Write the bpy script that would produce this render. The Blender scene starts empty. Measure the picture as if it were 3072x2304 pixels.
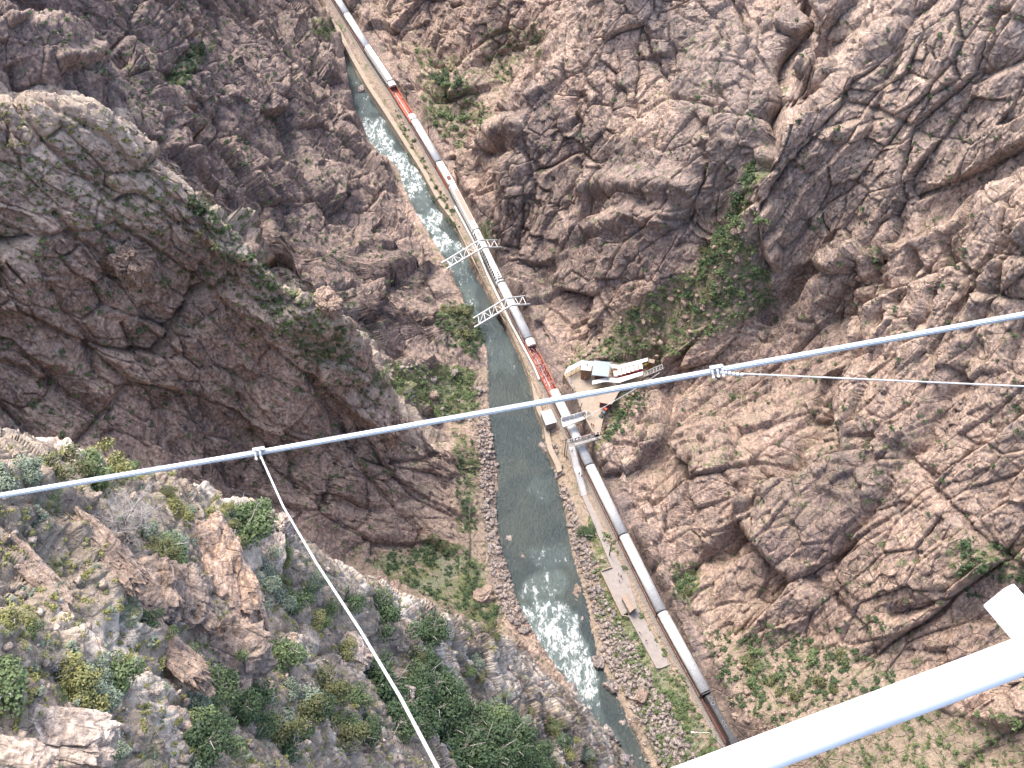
import bpy, math, random
import numpy as np
from mathutils import Vector, Matrix
R=math.radians
scene=bpy.context.scene
# ---------------------------------------------------------------- camera
CAM_H=287.13; CAM_F=3200.0; CAM_P=R(53.5); CAM_R=R(1.5); IW,IH=3072.0,2304.0
def cam_axes():
    p,r=CAM_P,CAM_R
    fwd=np.array([0,math.cos(p),-math.sin(p)]); right=np.array([1.0,0,0]); up=np.cross(right,fwd)
    return np.stack([right*math.cos(r)+up*math.sin(r), up*math.cos(r)-right*math.sin(r), -fwd],1)
CR=cam_axes()
cd=bpy.data.cameras.new('camera'); cam=bpy.data.objects.new('camera',cd); scene.collection.objects.link(cam)
m4=Matrix.Identity(4)
for i in range(3):
    for j in range(3): m4[i][j]=CR[i,j]
m4.translation=(0,0,CAM_H); cam.matrix_world=m4
cd.sensor_width=36; cd.lens=36*CAM_F/IW; cd.clip_start=0.1; cd.clip_end=3000
scene.camera=cam
# ---------------------------------------------------------------- light
SUN_EL=R(59.0); SUN_AZ=R(-42)          # hazy sun from the left, slightly ahead
world=bpy.data.worlds.new('World'); scene.world=world; world.use_nodes=True
wn=world.node_tree.nodes; wl=world.node_tree.links
bg=wn['Background']; sky=wn.new('ShaderNodeTexSky'); sky.sky_type='NISHITA'; sky.sun_disc=False
sky.sun_elevation=SUN_EL; sky.sun_rotation=SUN_AZ; sky.air_density=0.8; sky.dust_density=3.4; sky.ozone_density=0.45
wl.new(sky.outputs[0],bg.inputs[0]); bg.inputs[1].default_value=0.15
sd=bpy.data.lights.new('sun','SUN'); sun=bpy.data.objects.new('sun',sd); scene.collection.objects.link(sun)
sd.energy=0.68; sd.angle=R(20); sd.color=(1.0,0.91,0.78); sd.angle=R(20)
# direction towards the sun: azimuth measured from +Y clockwise
sdir=Vector((math.sin(SUN_AZ)*math.cos(SUN_EL), math.cos(SUN_AZ)*math.cos(SUN_EL), math.sin(SUN_EL)))
sun.rotation_euler=sdir.to_track_quat('Z','Y').to_euler()
sun.location=sdir*600
scene.view_settings.view_transform='Standard'; scene.view_settings.look='None'
scene.view_settings.exposure=2.16; scene.view_settings.gamma=1.0
scene.cycles.max_bounces=5; scene.cycles.diffuse_bounces=3; scene.cycles.glossy_bounces=2
scene.cycles.transparent_max_bounces=6; scene.cycles.use_denoising=True
# ---------------------------------------------------------------- image point -> world point
def ray(px,py):
    d=np.stack([(np.asarray(px,float)-IW/2)/CAM_F,-(np.asarray(py,float)-IH/2)/CAM_F,-np.ones(np.shape(px))],-1)@CR.T
    return d
def at(px,py,z):
    d=ray(px,py); t=(z-CAM_H)/d[...,2]
    return np.array([0,0,CAM_H])+d*np.asarray(t)[...,None]
def proj(P):
    q=(np.asarray(P,float)-np.array([0,0,CAM_H]))@CR
    w=np.maximum(-q[...,2],1e-3)
    return IW/2+CAM_F*q[...,0]/w, IH/2-CAM_F*q[...,1]/w
ROOF_Z=8.5; RAIL_Z=4.1; BED_Z=3.7
JOINTS=[(2120,2075),(1985,1832),(1872,1600),(1769,1391),(1674,1189),(1587,1011),(1503,844),(1429,687),(1358,549),(1316,481),(1243,354),(1172,240),(1100,135),(1039,36)]
JW=np.array([at(x,y,ROOF_Z) for x,y in JOINTS])[:,:2]
EV=JW[-1]-JW[0]; EV=EV/np.linalg.norm(EV); EU=np.array([EV[1],-EV[0]]); ORG=JW[0]
def uv(P):
    q=np.asarray(P,float)[...,:2]-ORG
    return q@EU, q@EV
def xy(u,v):
    return ORG+np.asarray(u)[...,None]*EU+np.asarray(v)[...,None]*EV
# track centre line as u(v), extended straight
tu,tv=uv(JW)
tvx=np.concatenate([[tv[0]-110],tv,[tv[-1]+110]])
tux=np.concatenate([[tu[0]-(tu[1]-tu[0])/(tv[1]-tv[0])*110*0.9],tu,[tu[-1]+(tu[-1]-tu[-2])/(tv[-1]-tv[-2])*110]])
ks=np.arange(tvx[0],tvx[-1],2.0); ku=np.interp(ks,tvx,tux)
kk=np.exp(-0.5*(np.arange(-12,13)/4.5)**2); kk/=kk.sum()
ku=np.convolve(np.pad(ku,12,mode='reflect',reflect_type='odd'),kk,mode='valid')
def track_u(v): return np.interp(v,ks,ku)
# ---------------------------------------------------------------- numpy noise
def _h(ix,iy,iz,seed):
    n=(ix.astype(np.uint32)*np.uint32(374761393)+iy.astype(np.uint32)*np.uint32(668265263)+iz.astype(np.uint32)*np.uint32(2147483647)+np.uint32(seed*1274126177&0xffffffff))
    n=(n^(n>>np.uint32(13)))*np.uint32(1274126177); n=(n^(n>>np.uint32(16)))*np.uint32(2246822519); n^=n>>np.uint32(15)
    return n
def hf(ix,iy,iz,seed): return (_h(ix,iy,iz,seed)&np.uint32(0xffffff)).astype(np.float32)/np.float32(16777215.0)
def vnoise(x,y,z,seed=0):
    x0=np.floor(x);y0=np.floor(y);z0=np.floor(z)
    fx=(x-x0).astype(np.float32);fy=(y-y0).astype(np.float32);fz=(z-z0).astype(np.float32)
    fx=fx*fx*(3-2*fx);fy=fy*fy*(3-2*fy);fz=fz*fz*(3-2*fz)
    ix=x0.astype(np.int64);iy=y0.astype(np.int64);iz=z0.astype(np.int64)
    def g(a,b,c): return hf(ix+a,iy+b,iz+c,seed)
    c00=g(0,0,0)*(1-fx)+g(1,0,0)*fx;c10=g(0,1,0)*(1-fx)+g(1,1,0)*fx
    c01=g(0,0,1)*(1-fx)+g(1,0,1)*fx;c11=g(0,1,1)*(1-fx)+g(1,1,1)*fx
    return ((c00*(1-fy)+c10*fy)*(1-fz)+(c01*(1-fy)+c11*fy)*fz)*2-1
def fbm(x,y,z,octv=4,seed=0,gain=0.5):
    s=0;a=1.0;t=0
    for k in range(octv):
        s=s+a*vnoise(x*2**k+k*17.3,y*2**k-k*9.1,z*2**k+k*5.7,seed+k);t+=a;a*=gain
    return s/t
def facets(x,y,z,seed=0,tilt=1.0):
    """blocky rock: every jittered cell carries its own offset and its own tilted plane; returns (height, edge distance)"""
    bx=np.floor(x-0.5).astype(np.int64);by=np.floor(y-0.5).astype(np.int64);bz=np.floor(z-0.5).astype(np.int64)
    d1=np.full(x.shape,9.0,np.float32);d2=d1.copy();hh=np.zeros(x.shape,np.float32)
    for a in (0,1):
        for b in (0,1):
            for c in (0,1):
                ix,iy,iz=bx+a,by+b,bz+c
                n=_h(ix,iy,iz,seed)
                rx=(n&np.uint32(1023)).astype(np.float32)/1023;ry=((n>>np.uint32(10))&np.uint32(1023)).astype(np.float32)/1023;rz=((n>>np.uint32(20))&np.uint32(1023)).astype(np.float32)/1023
                dx=(x-ix-0.5-(rx-.5)*0.8).astype(np.float32);dy=(y-iy-0.5-(ry-.5)*0.8).astype(np.float32);dz=(z-iz-0.5-(rz-.5)*0.8).astype(np.float32)
                d=dx*dx+dy*dy+dz*dz
                n2=_h(ix,iy,iz,seed+77)
                off=(n2&np.uint32(1023)).astype(np.float32)/512-1
                ga=((n2>>np.uint32(10))&np.uint32(1023)).astype(np.float32)/512-1;gb=((n2>>np.uint32(20))&np.uint32(1023)).astype(np.float32)/512-1
                hv=off*0.5+tilt*(ga*dx+gb*dy+(ga*gb-0.2)*dz)
                m=d<d1
                d2=np.where(m,d1,np.minimum(d2,d)); hh=np.where(m,hv,hh); d1=np.where(m,d,d1)
    return hh,np.sqrt(d2)-np.sqrt(d1)
def sstep(a,b,x):
    t=np.clip((x-a)/(b-a),0,1); return t*t*(3-2*t)

GRID_N=(1300,1450)
# ================================================================ terrain
# control points: image position and height above the river (m) -> world positions
CRESTS=[ # lines where the ground falls away behind
 ([(-300,1180,250),(0,1290,236),(280,1370,228),(400,1400,226),(550,1385,222),(680,1470,215),(800,1510,208),(900,1610,200),(1060,1700,190),(1200,1760,180),(1350,1830,168),(1480,1890,158),(1560,1930,152),(1630,2015,145),(1735,2090,138),(1815,2190,130),(1910,2304,122),(2020,2450,112)],[(3,9),(9,34)]),
 ([(-200,300,146),(0,285,138),(222,285,132),(347,333,128),(472,472,120),(583,556,112),(653,653,104),(736,778,94),(861,847,86),(972,903,78),(1070,958,68),(1090,1010,60),(1111,1083,50),(1180,1153,38),(1208,1222,30),(1278,1278,20)],[(2.5,9),(7,30)]),
 ([(990,-40,14),(1000,0,14),(1040,150,15),(1055,250,16),(1070,380,12)],[(1.5,6),(4,14)]),
 ([(1640,40,64),(1590,250,54),(1530,380,44),(1520,550,30),(1500,700,15)],[(4,8),(8,20)]),
 ([(2500,-60,122),(2465,0,118),(2410,300,108),(2340,450,98),(2275,560,86),(2235,640,76)],[(3,9),(7,20)]),
 ([(2100,1060,22),(2300,955,46),(2410,860,58),(2500,750,76),(2700,690,92),(2900,600,106),(3072,520,120),(3300,420,138)],[(3,7)]),
 ([(1150,1085,14),(1300,1078,10)],[(-2,-8)]),
]
PTS=[ # L1 near slope
 (0,1700,243),(0,2304,250),(300,1700,240),(300,2304,246),(600,1700,224),(600,2000,230),(600,2304,236),(900,1850,208),(900,2304,222),(1200,2000,184),(1200,2304,200),(1450,2100,163),(1500,2304,173),(1700,2304,150),(0,1450,240),(300,1500,236),(-400,1700,256),(-400,2304,262),(1000,2600,224),(500,2600,244),(1500,2700,190),
 # L2
 (0,500,128),(0,700,116),(0,1000,96),(0,1250,82),(-300,700,128),(-300,1200,96),(400,500,118),(400,700,104),(400,1000,84),(400,1300,64),(700,850,84),(700,1000,70),(700,1300,44),(700,1430,36),(900,1000,66),(900,1200,44),(900,1550,24),(1000,1100,52),(1000,1300,34),(1000,1500,22),(1050,1680,10),(1200,1350,22),(1200,1500,13),(1100,1650,10),(1300,1450,11),(1300,1600,7),(1390,1500,4.5),(1390,1400,5),(1380,1330,8),(1400,1700,4),(1250,1750,7),(1450,1800,2.5),
 # L3
 (0,0,130),(0,150,122),(-300,0,140),(200,230,94),(200,60,118),(400,100,98),(400,300,72),(500,200,78),(600,100,74),(600,400,56),(700,0,58),(700,200,54),(800,100,34),(800,300,40),(800,500,42),(900,200,24),(900,500,26),(950,50,18),(1000,450,14),(750,650,42),(900,720,28),(850,780,44),(1000,700,20),(1000,870,30),(1100,600,8),(1150,800,14),(1100,930,26),(1250,900,9),(1350,950,4),(1300,1040,8),(1200,1000,16),(1180,1110,6),(1300,1150,4),(1400,1200,2.5),(1280,1230,5),(1430,1280,1.2),(1180,480,2.5),(0,-300,130),(500,-300,90),(800,-300,50),
 # RF
 (1150,20,8),(1250,60,20),(1250,160,9),(1400,60,40),(1550,50,46),(1300,250,8),(1400,330,17),(1500,300,28),(1300,440,9),(1420,420,22),(1520,350,36),(1400,470,9),(1480,560,10),(1490,650,5.5),(1400,200,18),(1500,200,27),(1300,-200,50),(1600,-200,70),
 # buttress
 (1720,0,76),(1700,100,70),(1700,250,64),(1700,400,54),(1650,550,34),(1700,700,30),(1620,850,9),(1560,820,6),(1720,930,14),(1850,880,28),(1800,600,44),(1900,700,50),(1900,400,70),(1900,100,84),(2000,0,92),(2100,300,88),(2080,600,70),(2050,760,52),(1950,850,40),(2200,100,100),(2200,400,90),(2240,520,84),(2400,0,108),(2350,200,102),(2150,680,60),(2000,-300,120),
 # scree
 (2170,760,50),(2100,850,41),(2010,870,35),(2000,950,30),(1900,950,24),(2200,850,45),(2200,950,37),(1800,1030,13),(1900,1050,15),(2100,980,28),(2250,900,44),
 # right mass
 (2700,0,128),(2700,300,120),(3072,0,145),(3072,300,134),(2550,200,118),(2500,500,100),(2350,650,84),(2330,760,74),(2450,700,84),(2700,580,104),(2900,450,120),(3300,0,160),(3300,900,118),
 (2500,1000,58),(2700,900,80),(2700,1100,70),(3072,1000,96),(2300,1150,36),(2500,1300,46),(2700,1350,60),(3072,1400,80),(1990,1170,14),(1850,1340,8),(1950,1300,16),(1950,1430,9),(2000,1560,12),(2100,1640,16),(2120,1350,28),(2300,1500,32),(2500,1600,40),(2700,1700,48),(3072,1800,62),(2200,1860,15),(2400,1900,19),(2700,2000,32),(3072,2304,42),(2400,2200,20),(2700,2304,22),(2260,2150,13),(3300,1500,100),(3300,2304,60),(2500,2600,10),
]
RIV_R=[(1050,177),(1102,270),(1153,346),(1212,439),(1263,519),(1313,612),(1369,687),(1417,787),(1453,856),(1489,931),(1531,1007),(1568,1088),(1592,1150),(1607,1234),(1628,1287),(1640,1361),(1666,1415),(1697,1542),(1715,1663),(1757,1802),(1787,1966),(1860,2117),(1945,2304)]
RIV_L=[(1030,150),(1052,300),(1069,371),(1124,447),(1195,510),(1237,612),(1290,700),(1345,787),(1393,901),(1426,955),(1465,1052),(1468,1250),(1490,1400),(1493,1458),(1486,1528),(1503,1639),(1545,1784),(1575,1850),(1640,1960),(1720,2070),(1800,2220)]
WALL_TOP=3.0
def edge(lst,z):
    P=at(np.array([a[0] for a in lst],float),np.array([a[1] for a in lst],float),z); u,v=uv(P); o=np.argsort(v); return u[o],v[o]
ru_,rv_=edge(RIV_R[:14],1.5); ru2,rv2=edge(RIV_R[14:],0.0)
ru_=np.concatenate([ru2,ru_]);rv_=np.concatenate([rv2,rv_]); o_=np.argsort(rv_); ru_,rv_=ru_[o_],rv_[o_]
lu_,lv_=edge(RIV_L,0.0)
def river_r(v): return np.interp(v,rv_,ru_)
def river_l(v): return np.interp(v,lv_,lu_)
V0,V1=-150.0,420.0; U0,U1=-230.0,230.0
C=[]
for line,beh in CRESTS:
    a=np.array(line,float)
    # densify
    t=np.linspace(0,len(a)-1,(len(a)-1)*2+1); a=np.stack([np.interp(t,np.arange(len(a)),a[:,k]) for k in range(3)],1)
    P=at(a[:,0],a[:,1],a[:,2]); C+=[p for p in P]
    aw=P[:,:2]/np.linalg.norm(P[:,:2],axis=1,keepdims=True)
    for dist,drop in beh:
        Q=P.copy(); Q[:,:2]+=aw*dist; Q[:,2]=np.maximum(P[:,2]-drop,1.0); C+=[q for q in Q]
C+=[at(float(x),float(y),float(z)) for x,y,z in PTS]
def add(u,v,z):
    p=xy(u,v); C.append(np.array([p[0],p[1],z]))
for v in np.arange(V0,V1,9.0):
    tu0=track_u(v)
    rr,ll=river_r(v),river_l(v)
    add(tu0,v,BED_Z);add(tu0+2.6,v,BED_Z)
    add(tu0-3.2,v,BED_Z)
    if v>60: add(rr+1.6,v,3.0)
    else: add(rr*0.5+(tu0-4)*0.5,v,2.6); add(rr,v,0.2)
    add((rr+ll)/2,v,-2.0); add(ll,v,0.1); add(rr-1.5,v,-1.0)
# hidden or far ground, placed in the valley's own frame (u right of the track, v down the valley)
for v in np.arange(V0,V1+1,40.0):
    for u,z in ((-230,255),(-195,235),(190,245),(230,270)):
        if v>330 and u<0: z-=40
        add(u,v,z)
for v in (-150,-110,-75):
    for u,z in ((-130,270),(-100,262),(-75,240),(-55,170),(-42,40),(12,30),(40,70),(70,110),(110,160)): add(u,v,z)
for x,y,z in ((0,0,232),(-30,-10,262),(-60,0,270),(-85,40,262),(15,5,195),(28,10,120),(-5,25,222)): C.append(np.array([x,y,z],float))
for v in (330,380,420):
    for u,z in ((25,40),(60,90),(100,140),(-60,70),(-100,120),(-150,190)): add(u,v,z)
C=np.array(C); cu,cv=uv(C)
# thin out duplicates
keep=[];
for i in range(len(C)):
    if all((cu[i]-cu[j])**2+(cv[i]-cv[j])**2>1.2+(C[i,2]-C[j,2])**2/25 for j in keep): keep.append(i)
C=C[keep];cu=cu[keep];cv=cv[keep];n=len(C)
D=np.hypot(cu[:,None]-cu[None],cv[:,None]-cv[None])
A=np.zeros((n+3,n+3));A[:n,:n]=-D+np.eye(n)*0.6;A[:n,n]=1;A[:n,n+1]=cu/100;A[:n,n+2]=cv/100;A[n:,:n]=A[:n,n:].T
sol=np.linalg.solve(A,np.concatenate([C[:,2],[0,0,0]]))
G=1.5
gu=np.arange(U0,U1+G,G);gv=np.arange(V0,V1+G,G)
GU,GV=np.meshgrid(gu,gv)
HZ=np.zeros(GU.shape)
for i in range(len(gv)):
    HZ[i]=-np.hypot(gu[:,None]-cu[None],gv[i]-cv[None])@sol[:n]+sol[n]+sol[n+1]*gu/100+sol[n+2]*gv[i]/100
def bil(F,u,v):
    a=np.clip((u-U0)/G,0,F.shape[1]-1.001);b=np.clip((v-V0)/G,0,F.shape[0]-1.001)
    i=a.astype(int);j=b.astype(int);fa=a-i;fb=b-j
    return (F[j,i]*(1-fa)+F[j,i+1]*fa)*(1-fb)+(F[j+1,i]*(1-fa)+F[j+1,i+1]*fa)*fb
PLAZA=[(1688,1122),(1700,1130),(1800,1355),(1806,1325),(1822,1268),(1835,1240),(1870,1190),(1990,1130),(1980,1090),(1850,1075),(1735,1085),(1700,1105)]
PLAZA_Z=11.0
def inpoly(x,y,poly):
    c=np.zeros(np.shape(x),bool);n=len(poly)
    for i in range(n):
        x1,y1=poly[i];x2,y2=poly[(i+1)%n]
        if y1==y2: continue
        c^=((y1>y)!=(y2>y))&(x<(x2-x1)*(y-y1)/(y2-y1)+x1)
    return c
PW=[tuple(at(float(a),float(b),PLAZA_Z)[:2]) for a,b in PLAZA]
def base_z(u,v):
    z=bil(HZ,u,v)
    tu0=track_u(v); d=u-tu0; rr=river_r(v); ll=river_l(v)
    # track bench
    k=sstep(3.8,2.5,d)*sstep(-5.5,-3.4,d)*1.0
    z=z*(1-k)+BED_Z*k
    z=np.where((d<=0)&(v>58)&(u>rr),np.minimum(z,3.2)*(1-k)+BED_Z*k,z)
    z=np.where((d>=2.5)&(d<40),np.maximum(z,BED_Z+np.minimum((d-2.5)*1.7,5.5)+0.2*(d-2.5)),z)
    inside=(u<rr)&(u>ll)
    z=np.where(inside,np.minimum(z,-0.3-0.25*np.minimum(rr-u,u-ll)),z)
    return z
# ---- adaptive grid: spacing follows the 3-D length of the ground and the distance to the viewer
NU,NV=GRID_N
s1=np.arange(U0,U1+.01,1.0);s2=np.arange(V0,V1+.01,1.0)
SU,SV=np.meshgrid(s1,s2); SZ=base_z(SU,SV)
def smooth(a,n,ax):
    k=np.ones(n)/n; return np.apply_along_axis(lambda r:np.convolve(np.pad(r,n//2,mode='edge'),k,mode='valid'),ax,a)
XYs=xy(SU,SV); cd_=np.sqrt((XYs**2).sum(-1)+(SZ-CAM_H)**2)
px_,py_=proj(np.concatenate([XYs,SZ[...,None]],-1))
vis=((px_>-250)&(px_<IW+250)&(py_>-250)&(py_<IH+250)&(SV>-120))
# which ground can be seen at all (coarse depth test), to spend the mesh where it shows
bx=np.clip((px_//24).astype(int),-20,160)+20;by=np.clip((py_//24).astype(int),-20,140)+20
zb=np.full((200,200),1e9);np.minimum.at(zb,(by,bx),cd_)
seen=vis&(cd_<zb[by,bx]+26)
seenw=smooth(smooth(seen.astype(float),9,0),9,1)
def pixlen(ax):
    a=np.gradient(px_,axis=ax);b=np.gradient(py_,axis=ax); return np.hypot(a,b)
FL=(0.04+0.22*seenw)*CAM_F/cd_
def spacing(ax):
    slope=np.clip(np.gradient(SZ,axis=ax),-3,3)
    return np.sqrt((np.minimum(pixlen(ax),160)*seenw)**2+(FL*np.sqrt(1+slope**2))**2)
LU=smooth(smooth(spacing(1),13,0),5,1); LV=smooth(smooth(spacing(0),13,1),5,0)
lu=LU
cu1=np.cumsum(lu,1);cu1=(cu1-cu1[:,:1])/(cu1[:,-1:]-cu1[:,:1])
tt=np.linspace(0,1,NU)
UG=np.stack([np.interp(tt,cu1[j],s1) for j in range(len(s2))])      # (nv0,NU)
fa_=(UG-U0).clip(0,len(s1)-1.001);a1=fa_.astype(int);fa_-=a1;jj=np.arange(len(s2))[:,None]
lv=LV[jj,a1]*(1-fa_)+LV[jj,a1+1]*fa_; lv=smooth(lv,41,1); lv=smooth(lv,5,0)
cv1=np.cumsum(lv,0);cv1=(cv1-cv1[:1])/(cv1[-1:]-cv1[:1])
tt2=np.linspace(0,1,NV)
VF=np.zeros((NV,NU));UF=np.zeros((NV,NU))
for k in range(NU):
    VF[:,k]=np.interp(tt2,cv1[:,k],s2);UF[:,k]=np.interp(VF[:,k],s2,UG[:,k])
ZF=base_z(UF,VF);XF=xy(UF,VF)
P0=np.stack([XF[...,0],XF[...,1],ZF],-1)
def grid_normals(P):
    a=np.gradient(P,axis=1);b=np.gradient(P,axis=0);n=np.cross(a,b);n/=np.linalg.norm(n,axis=-1,keepdims=True)+1e-9
    return n*np.sign(n[...,2:3]+1e-9)
N0=grid_normals(P0)
for ax in (0,1):
    for c in range(3):
        q=np.cumsum(np.pad(N0[...,c],[(9,8),(0,0)] if ax==0 else [(0,0),(9,8)],mode='edge'),axis=ax)
        N0[...,c]=((q[17:,:]-q[:-17,:]) if ax==0 else (q[:,17:]-q[:,:-17]))[:N0.shape[0],:N0.shape[1]]/17
N0/=np.linalg.norm(N0,axis=-1,keepdims=True)
camd=np.sqrt((P0[...,:2]**2).sum(-1)+(P0[...,2]-CAM_H)**2)
PXF,PYF=proj(P0)
# where rock is rough: not on river bed, bench, scree
tuF=track_u(VF);dF=UF-tuF
rough=sstep(2.6,6,dF)+sstep(1.0,9,river_l(VF)-UF)
def soft_poly(poly,width,seed=3):
    """mask in the picture's terms of where a patch of ground cover lies, with a ragged edge"""
    jx=PXF+fbm(P0[...,0]/9,P0[...,1]/9,P0[...,2]/9,3,seed)*width;jy=PYF+fbm(P0[...,0]/9,P0[...,1]/9,P0[...,2]/9,3,seed+40)*width
    return inpoly(jx,jy,poly)
near=sstep(222,200,camd)             # the near slope
SCREE=[(2240,600),(2180,700),(2060,800),(1960,900),(1840,960),(1780,1040),(1700,1080),(1720,1120),(1980,1090),(2120,1020),(2330,900),(2260,760)]
FLAT_L=[(1150,1090),(1300,1090),(1460,1100),(1440,1290),(1280,1260),(1180,1150)]
LEDGE=[(1400,1330),(1480,1300),(1500,1850),(1380,1900),(1150,1700),(1380,1650)]
LOWR=[(2130,1950),(2250,1930),(2500,1960),(2700,2060),(3072,2200),(3072,2500),(2200,2500)]
scree=np.zeros(P0.shape[:2])
if True:
    for pl in (SCREE,FLAT_L,LEDGE,LOWR): scree=np.maximum(scree,(soft_poly(pl,40)&(camd>170)).astype(float))
for ax in (0,1):
    q=np.cumsum(np.pad(scree,[(6,5),(0,0)] if ax==0 else [(0,0),(6,5)],mode='edge'),axis=ax)
    scree=((q[11:,:]-q[:-11,:]) if ax==0 else (q[:,11:]-q[:,:-11]))[:NV,:NU]/11
rough*=1-0.85*scree
X,Y,Z=(P0[...,k].astype(np.float32) for k in range(3))
# warped, foliated coordinates: the gneiss is banded along a tilted plane
wx=fbm(X/30,Y/30,Z/30,2,11)*4;wy=fbm(X/30,Y/30,Z/30,2,21)*4;wz=fbm(X/30,Y/30,Z/30,2,31)*4
Xw,Yw,Zw=X+wx,Y+wy,Z+wz
L2M=inpoly(PXF,PYF,[(-300,250),(222,270),(480,460),(740,760),(1090,940),(1230,1220),(1420,1330),(1400,1900),(-300,1900)])&(camd>205)
RM=inpoly(PXF,PYF,[(2440,-300),(2380,300),(2265,560),(2300,800),(2050,1050),(1800,1250),(2000,1700),(2300,2600),(3600,2600),(3600,-300)])
def fol(f,a,b,seed,tilt=1.0,dirv=None):
    q=None
    for msk,dv in ((None,(.18,-.12,.97)),(L2M,(.70,-.20,-.62)),(RM,(.55,.25,.75))) if dirv is None else ((None,dirv),):
        e=np.array(dv);e=e/np.linalg.norm(e);s=np.array([e[1],-e[0],0]);s/=np.linalg.norm(s);t=np.cross(e,s)
        qq=[Xw*c[0]+Yw*c[1]+Zw*c[2] for c in (e,s,t)]
        q=qq if q is None else [np.where(msk,b_,a_) for a_,b_ in zip(q,qq)]
    return facets(q[0]/(f*a),q[1]/f,q[2]/(f*b),seed,tilt)
far=1-near
BUT=soft_poly([(1490,-60),(2440,-60),(2400,200),(2280,540),(2100,640),(1960,850),(1700,960),(1490,780),(1530,380)],30,17)&(camd>205)
h1,e1=fol(21,2.3,1.0,1,1.25);h2,e2=fol(7.5,2.4,1.0,2,1.1);h3,e3=fol(2.6,1.9,0.9,3);h4,e4=fol(1.0,1.7,0.9,4)
hs,es=fol(3.0,3.4,0.7,41,0.9,(.63,-.74,-.25)); hs2,es2=fol(0.9,3.0,0.8,42,0.8,(.63,-.74,-.25))
slab=hs*.7+.25*hs2-.3*np.exp(-(es/.1)**2)
NS=0.45+0.75*sstep(-.1,.35,fbm(X/9,Y/9,Z/9,3,43))
big=fbm(X/38,Y/38,Z/38,3,5)
disp=far*((2.2-1.2*BUT-1.2*L2M)*big+(5.0-2.3*BUT-1.9*L2M)*h1+(2.2-.8*BUT-.3*L2M)*h2+0.85*h3+0.28*h4*sstep(420,260,camd))+near*(0.8*h2+0.22*h3+0.12*h4+0.3*fbm(X/2,Y/2,Z/2,5,9)+2.3*slab)*NS*(.3+.7*sstep(.25,.6,N0[...,2]))
crk=far*(1.5*np.exp(-(e1/0.035)**2)+.8*np.exp(-(e2/0.04)**2)+0.2*np.exp(-(e3/.08)**2))+near*(0.35*np.exp(-(e3/.09)**2)+0.3*np.exp(-(e2/.05)**2)+0.12*np.exp(-(e4/.1)**2))
disp-=crk
ground=0.45*fbm(X/6,Y/6,Z/6,5,13)+0.25*np.maximum(0,facets(X/1.6,Y/1.6,Z/1.6,8)[0])
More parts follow.
